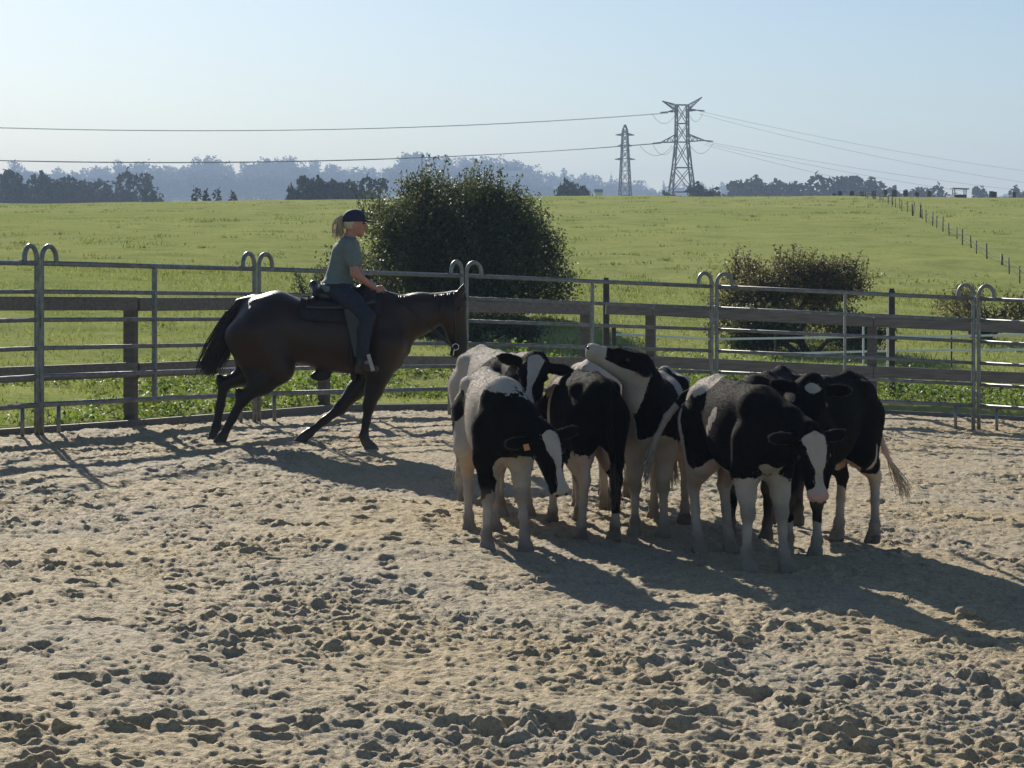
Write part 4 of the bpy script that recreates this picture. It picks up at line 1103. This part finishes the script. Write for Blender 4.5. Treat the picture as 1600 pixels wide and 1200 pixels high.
# ------------------------------------------------------------------ trees beyond the crest
def tree_mesh(seed, h, w, n, leaf, kind='round'):
    rng = np.random.RandomState(seed); lobes = []
    k = 9 if kind == 'round' else 8
    for i in range(k):
        if kind == 'round':
            t = rng.rand(); a = rng.uniform(0, 2 * math.pi); r = rng.rand() * .6
            zc = h * (.32 + .50 * t); rr = w * .5 * rng.uniform(.35, .6) * (1.1 - .5 * t)
            lobes.append((r * math.cos(a) * w * .5 * (1.1 - .6 * t), r * math.sin(a) * w * .5, zc, rr, rr, rr * rng.uniform(.7, 1.1)))
        else:
            t = i / (k - 1); rr = w * .5 * (1.0 - .8 * t) + .1
            lobes.append((rng.randn() * w * .06, rng.randn() * w * .06, h * (.2 + .7 * t), rr, rr, h * .12))
    P, N = crown_points(lobes, n, rng, .5)
    V, F, T = leaf_cards(P, leaf, rng, N * .7 + np.array([0, 0, .4]), .7)
    crown = np_mesh('crown', V, F, M['leaf_far'], False, {'tint': T})
    tr = MB().tube([(0, 0, -1.5), (w * .01, 0, h * .3), (0, 0, h * .75)], [w * .05, w * .035, w * .01], 6)
    for l in lobes[:6]: tr.tube([(0, 0, h * .25), (l[0] * .5, l[1] * .5, (h * .25 + l[2]) * .52), l[:3]], [w * .025, w * .018, w * .008], 4)
    return crown, tr.mesh('trunk', M['bark'], True)
TM = {('round', i): tree_mesh(50 + i, 10, 8, 1500, .72, 'round') for i in range(5)}
TM.update({('cone', i): tree_mesh(60 + i, 10, 4.2, 700, .6, 'cone') for i in range(2)})
def tree(px, top, base, d_, wpx, kind, i, label, group):
    q = at(px, base, d_); z0 = min(q.z, float(field_z(np.array(q.x), np.array(q.y)))) ; h = at(px, top, d_).z - z0
    me = TM[(kind, i % (5 if kind == 'round' else 2))]
    o = empty('tree', (q.x, q.y, z0), label, 'tree', group)
    sx = wpx / FPX * d_ / (8 if kind == 'round' else 4.2) * 2.0
    o.scale = (sx, sx, h / 8.8); o.rotation_euler = (0, 0, i * 1.9)
    link('crown', me[0], o); link('trunk', me[1], o)
    return o
# dark copse at the left edge, low hedge trees, lone trees
LG = 'trees beyond the brow of the pasture'
for i, (px, top, w_) in enumerate(((24, 274, 60), (74, 274, 54), (122, 272, 62), (165, 278, 56), (203, 274, 48))):
    tree(px, top, 316, 420 + 6 * i, w_, 'round', i, ['dark round tree at the left edge of the skyline copse', 'dark round tree second from the left in the copse', 'dark broad tree in the middle of the left copse', 'low dark tree fourth from the left in the copse', 'slim dark tree at the right end of the left copse'][i], LG)
tree(238, 288, 314, 380, 40, 'round', 3, 'pale hazy bush right of the left copse', LG)
for i, (px, top) in enumerate(((306, 298), (322, 300), (340, 300), (363, 302))):
    tree(px, top, 312, 240, 14, 'cone', i, ['leftmost of four tiny dark shrubs on the brow', 'second of four tiny dark shrubs on the brow', 'third of four tiny dark shrubs on the brow', 'rightmost of four tiny dark shrubs on the brow'][i], LG)
tree(458, 291, 310, 300, 18, 'round', 1, 'small round shrub left of the dark skyline hedge', LG)
for i, px in enumerate((480, 503, 527, 552, 578)):
    tree(px, 281 - (2 - abs(i - 2)) * 1.8, 311, 300, 38, 'round', i, ['first hedge tree from the left, above the rider', 'second hedge tree from the left, above the rider', 'middle hedge tree above the rider', 'fourth hedge tree, left of the big bush top', 'last hedge tree, touching the big bush'][i], LG)
tree(889, 276, 309, 330, 32, 'round', 2, 'lone grey green tree left of the small pylon', LG)
tree(915, 296, 309, 330, 26, 'round', 0, 'low shrub beside the lone tree left of the small pylon', LG)
for i, (px, top, w_) in enumerate(((1098, 290, 50), (1045, 296, 40))):
    tree(px, top, 309, 360, w_, 'round', i + 1, ['low dark shrub at the foot of the large pylon, right side', 'low dark shrub at the foot of the large pylon, left side'][i], LG)
for i, (px, top, w_) in enumerate(((1158, 291, 40), (1190, 282, 46), (1222, 279, 44), (1252, 284, 46), (1283, 281, 46), (1318, 284, 50), (1352, 285, 50), (1388, 290, 46), (1425, 294, 44), (1460, 297, 36), (1533, 299, 22), (1592, 297, 26))):
    tree(px, top - 2, 308, 560 + 9 * (i % 3), w_ * 1.2, 'round', i, '%s tree of the grey green wood on the right skyline' % ['first', 'second', 'third', 'fourth', 'fifth', 'sixth', 'seventh', 'eighth', 'ninth', 'tenth', 'eleventh, isolated', 'last, at the right edge,'][i], LG)

# far wooded ridge: reads as one mass
rng = np.random.RandomState(77)
tops_x = [-60, 0, 20, 40, 60, 90, 130, 175, 200, 240, 280, 310, 340, 380, 420, 440, 480, 520, 560, 600, 630, 655, 690, 730, 770, 800, 840, 870, 900, 930, 950, 980, 1010, 1040, 1060, 1090, 1130, 1180, 1250, 1400, 1500, 1660]
tops_y = [262, 268, 255, 256, 266, 262, 265, 258, 252, 254, 255, 247, 250, 256, 252, 250, 253, 254, 262, 262, 242, 245, 246, 246, 250, 255, 262, 272, 272, 275, 282, 280, 286, 285, 288, 291, 289, 296, 296, 300, 304, 304]
fv = []; ffc = []; ft_ = []; nvert = 0
protos = []
for i in range(6):
    r2 = np.random.RandomState(200 + i); lobes = []
    cone_ = i == 5
    for k in range(7):
        t = r2.rand() if not cone_ else k / 6; rr = (.5 * r2.uniform(.4, .65)) if not cone_ else .30 * (1 - .85 * t) + .04
        lobes.append((r2.randn() * (.2 if not cone_ else .03), r2.randn() * (.2 if not cone_ else .03), .35 + .42 * t if not cone_ else .2 + .75 * t, rr, rr, rr * .75))
    P, N = crown_points(lobes, 300 if not cone_ else 170, r2, .45); protos.append((P, N))
def far_tree(px, top, d_, wm, hm, kind):
    global nvert
    q = at(px, top, d_); P, N = protos[kind]
    S3 = np.array([wm, wm, hm]); zmax = P[:, 2].max()
    a = rng.uniform(0, 6.28); ca, sa = math.cos(a), math.sin(a); Rz = np.array([[ca, -sa, 0], [sa, ca, 0], [0, 0, 1]])
    P2 = (P @ Rz.T) * S3 + np.array([q.x, q.y, q.z - zmax * hm])
    V, F, T = leaf_cards(P2, .16 * (wm + hm) * .75 * .5, rng, (N @ Rz.T) * .7 + np.array([0, 0, .4]), .75)
    fv.append(V); ffc.append(F + nvert); ft_.append(T * rng.uniform(.5, 1)); nvert += len(V)
for px in np.arange(-330, 1930, 10.5):
    ty = np.interp(px, tops_x, tops_y)
    d_ = 1920 + rng.uniform(-60, 120)
    k = 5 if rng.rand() < .13 else rng.randint(0, 5)
    far_tree(px + rng.uniform(-5, 5), ty + rng.uniform(-2, 9) + (-3 if k == 5 else 0), d_, rng.uniform(16, 26) if k != 5 else 11, rng.uniform(20, 30), k)
    for lay in range(2):
        dd = 1720 - 180 * lay + rng.uniform(-50, 50); yy = ty + 14 + 13 * lay + rng.uniform(-4, 6)
        if yy < 306: far_tree(px + rng.uniform(-6, 6), yy, dd, rng.uniform(16, 24), rng.uniform(18, 28), rng.randint(0, 5))
for (px, ty, w_, h_, k) in ((640, 237, 8, 14, 0), (657, 238, 7, 13, 3), (310, 242, 3.5, 14, 5), (328, 243, 8, 13, 1), (188, 249, 8, 13, 2), (26, 251, 8, 12, 4), (416, 246, 7, 12, 1), (436, 246, 5, 12, 2), (455, 244, 6, 12, 3), (882, 263, 4.5, 13, 4), (913, 270, 6, 12, 1), (955, 270, 3, 10, 5), (1096, 285, 6, 10, 1), (1132, 284, 5, 10, 2), (770, 243, 9, 13, 0), (806, 250, 8, 12, 3)):
    far_tree(px, ty, 1880, 2 * w_, 2 * h_, k)
link('far_wood', np_mesh('far_wood', np.concatenate(fv), np.concatenate(ffc), M['leaf_far'], False, {'tint': np.concatenate(ft_)}), kind='stuff', label='hazy blue wooded ridge along the horizon', cat='wood')
# two pale roofs glimpsed among the far trees
for (px, py, w_, lab) in ((797, 268, 15, 'tiny pale roofed house on the far ridge above the big bush'), (935, 301, 1.6, 'tiny white roofed barn left of the small pylon')):
    q = at(px, py + 3, 1500 if px < 900 else 420); h_ = empty('house', q, lab, 'house')
    hs_ = 1.3 if px < 900 else .3; h_.scale = (1, hs_, hs_)
    MB().bar((-w_ * .5, 0, 0), (w_ * .5, 0, 0), 6, 3).build('wall', M['house'], h_)
    mb = MB(); mb.add([(-w_ * .55, -3.4, 1.4), (w_ * .55, -3.4, 1.4), (w_ * .55, 0, 3.6), (-w_ * .55, 0, 3.6), (-w_ * .55, 3.4, 1.4), (w_ * .55, 3.4, 1.4)], [(0, 1, 2, 3), (3, 2, 5, 4), (0, 3, 4), (1, 5, 2), (0, 4, 5, 1)]); mb.build('roof', M['metal_roof'], h_)

# ------------------------------------------------------------------ pylons and lines
def pylon_levels(levels, root, wleg, wbr):
    """levels: (z, half width); four legs, bracing per face"""
    for sx in (-1, 1):
        for sy in (-1, 1):
            mb = MB()
            for (z0, a0), (z1, a1) in zip(levels[:-1], levels[1:]): mb.bar((sx * a0, sy * a0, z0), (sx * a1, sy * a1, z1), wleg, wleg, up=(0, 1, 0))
            mb.build('leg', M['pylon'], root)
    for f in range(4):
        mb = MB()
        def cor(a, z, s): return [(s * a, -a, z), (a, s * a, z), (s * a, a, z), (-a, s * a, z)][f]
        for (z0, a0), (z1, a1) in zip(levels[:-1], levels[1:]):
            n = max(1, int(round((z1 - z0) / (2.0 * (a0 + a1) * .75))))
            for k in range(n):
                ta, tb = k / n, (k + 1) / n; za, zb = z0 + (z1 - z0) * ta, z0 + (z1 - z0) * tb; aa, ab = a0 + (a1 - a0) * ta, a0 + (a1 - a0) * tb
                mb.bar(cor(aa, za, -1), cor(ab, zb, 1), wbr, wbr); mb.bar(cor(aa, za, 1), cor(ab, zb, -1), wbr, wbr); mb.bar(cor(ab, zb, -1), cor(ab, zb, 1), wbr, wbr)
        mb.build('bracing', M['pylon'], root)
D1 = 500.0; p1 = at(1065.5, 359, D1); s1 = FPX / D1
zz = lambda y: (386 - y) / s1 + EYE - p1.z
py1 = empty('pylon', p1, 'large lattice power pylon with horned top on the skyline', 'pylon', 'lattice pylons', math.radians(6))
pylon_levels([(0, 3.9), (zz(300), 2.7), (zz(262), 2.0), (zz(222), 1.42), (zz(164), 1.32)], py1, .34, .17)
def arm_(root, a, tip, z_top, z_bot, nm='crossarm', wb=.2):
    mb = MB()
    for sy in (-1, 1):
        sx = 1 if tip[0] > 0 else -1
        t = Vector((tip[0], 0, tip[1])); u0 = Vector((sx * a, sy * a, z_top)); l0 = Vector((sx * a, sy * a, z_bot))
        mb.bar(u0, t, wb, wb); mb.bar(l0, t, wb, wb); prev = u0
        for k in range(1, 5):
            q = k / 5; P_ = (l0 if k % 2 else u0).lerp(t, q); mb.bar(prev, P_, wb * .6, wb * .6); prev = P_
    return mb.build(nm, M['pylon'], root)
arm_(py1, 1.32, (-4.7, zz(158)), zz(164.5), zz(173), 'horn'); arm_(py1, 1.32, (4.8, zz(151.5)), zz(164.5), zz(173), 'horn')
arm_(py1, 1.35, (-3.4, zz(175)), zz(170), zz(174.5)); arm_(py1, 1.35, (3.6, zz(172)), zz(170), zz(174))
arm_(py1, 1.42, (-5.2, zz(223)), zz(210), zz(222)); arm_(py1, 1.42, (5.6, zz(219.5)), zz(210), zz(221))
D2 = 600.0; p2 = at(976.5, 350, D2); s2 = FPX / D2; z2 = lambda y: (386 - y) / s2 + EYE - p2.z
py2 = empty('pylon', p2, 'small slim lattice pylon left of the large one', 'pylon', 'lattice pylons', math.radians(8))
pylon_levels([(0, 2.1), (z2(305), 1.55), (z2(248), 1.05), (z2(210), .72), (z2(203), .6), (z2(195), .12)], py2, .32, .16)
for y_, L_ in ((211, 2.7), (228, 2.0), (249, 2.9)):
    for sx in (-1, 1): arm_(py2, .8, (sx * L_, z2(y_)), z2(y_ - 2.5), z2(y_ + .8), wb=.18)
def cable(pa, pb, sag, r, nm, label, group=None, n=40):
    a, b_ = Vector(pa), Vector(pb)
    pts = [a.lerp(b_, t) - Vector((0, 0, sag * 4 * t * (1 - t))) - a for t in np.linspace(0, 1, n)]
    o = MB().tube(pts, r, 4).build(nm, M['cable'], None, True, loc=a); return tag(o, label, 'cable', group)
LG2 = 'power lines'
cable(at(1044, 177, 500), at(-620, 168, 410), 4.35, .045, 'power_line', 'upper overhead cable running left from the large pylon, near strand', LG2)
cable(at(1044, 176, 503), at(-620, 165, 420), 4.6, .035, 'power_line', 'upper overhead cable running left from the large pylon, far strand', LG2)
cable(at(1033, 224, 500), at(-620, 222, 410), 4.2, .065, 'power_line', 'lower dark overhead cable running left from the large pylon, near strand', LG2)
cable(at(1036, 223, 503), at(-620, 220, 420), 4.6, .06, 'power_line', 'lower dark overhead cable running left from the large pylon, far strand', LG2)
for i, (a, b_, sg) in enumerate((((1090, 173), (2200, 288), 8.0), ((1092, 178), (2250, 296), 11), ((1102, 221), (2200, 312), 7.0), ((1104, 224), (2250, 316), 9.5), ((1100, 226), (2150, 322), 11))):
    cable(at(a[0], a[1], 500), at(b_[0], b_[1], 760), sg, .028, 'power_line', ['highest', 'second highest', 'middle', 'second lowest', 'lowest'][i] + ' faint cable sagging right from the large pylon', LG2)
for i, (px0, px1, y_, dep) in enumerate(((1019, 1056, 178, 15), (1076, 1098, 177, 13), (1000, 1050, 228, 15), (1020, 1054, 226, 16), (1076, 1114, 224, 16))):
    a = at(px0, y_, 498); b_ = at(px1, y_, 498)
    o = MB().tube([a.lerp(b_, t) - Vector((0, 0, dep / s1 * 4 * t * (1 - t))) - p1 for t in np.linspace(0, 1, 12)], .045, 4).build('jumper_cable', M['cable'], None, True)
    o.parent = py1; o.rotation_euler = (0, 0, -math.radians(6))
for i, (x_, y_) in enumerate(((-3.4, 175), (3.6, 172), (-5.2, 223), (5.6, 219.5))):
    sg = 1 if x_ > 0 else -1
    MB().tube([(x_, 0, zz(y_)), (x_ + sg * .9, -.2, zz(y_) - .12), (x_ + sg * 1.8, -.4, zz(y_) - .2)], [.16, .2, .16], 6).build('insulator', M['pylon'], py1, True)

# clods lying on the sand
rng = np.random.RandomState(91)
def clod(px, py, r, label):
    d_ = FPX * 2.0 / (py - HOR); q = at(px, py, d_); V, F = ball((0, 0, 0), r, 14, 10, (1.2, 1, .8)); V = np.array(V); V *= (1 + .22 * noise3(V + 5, r * .9, 3) + .12 * noise3(V + 2, r * .4, 4))[:, None]
    o = link('sand_clod', np_mesh('sand_clod', V, F, M['sand']), None, label, 'clod', 'lumps of sand'); o.location = (q.x, q.y, gz(q.x, q.y) + r * .45)
clod(688, 811, .055, 'large lump of sand left of the leftmost calf'); clod(1508, 926, .05, 'lump of sand on the right, in front of the calves'); clod(1160, 990, .045, 'lump of sand below the calf shadow')

# ------------------------------------------------------------------ haze
hz = MB().bar((0, -60, 42), (0, 2560, 42), 2100, 100).mesh('haze', None)
hm, nt, b = newmat('haze_air'); nt.nodes.remove(b)
pv = nd(nt, 'ShaderNodeVolumePrincipled'); pv.inputs['Color'].default_value = (.55, .72, 1.0, 1); pv.inputs['Density'].default_value = .00052; pv.inputs['Anisotropy'].default_value = 0
lk(nt, pv.outputs[0], nt.nodes['Material Output'].inputs['Volume']); hz.materials.append(hm)
link('haze', hz, kind='stuff')
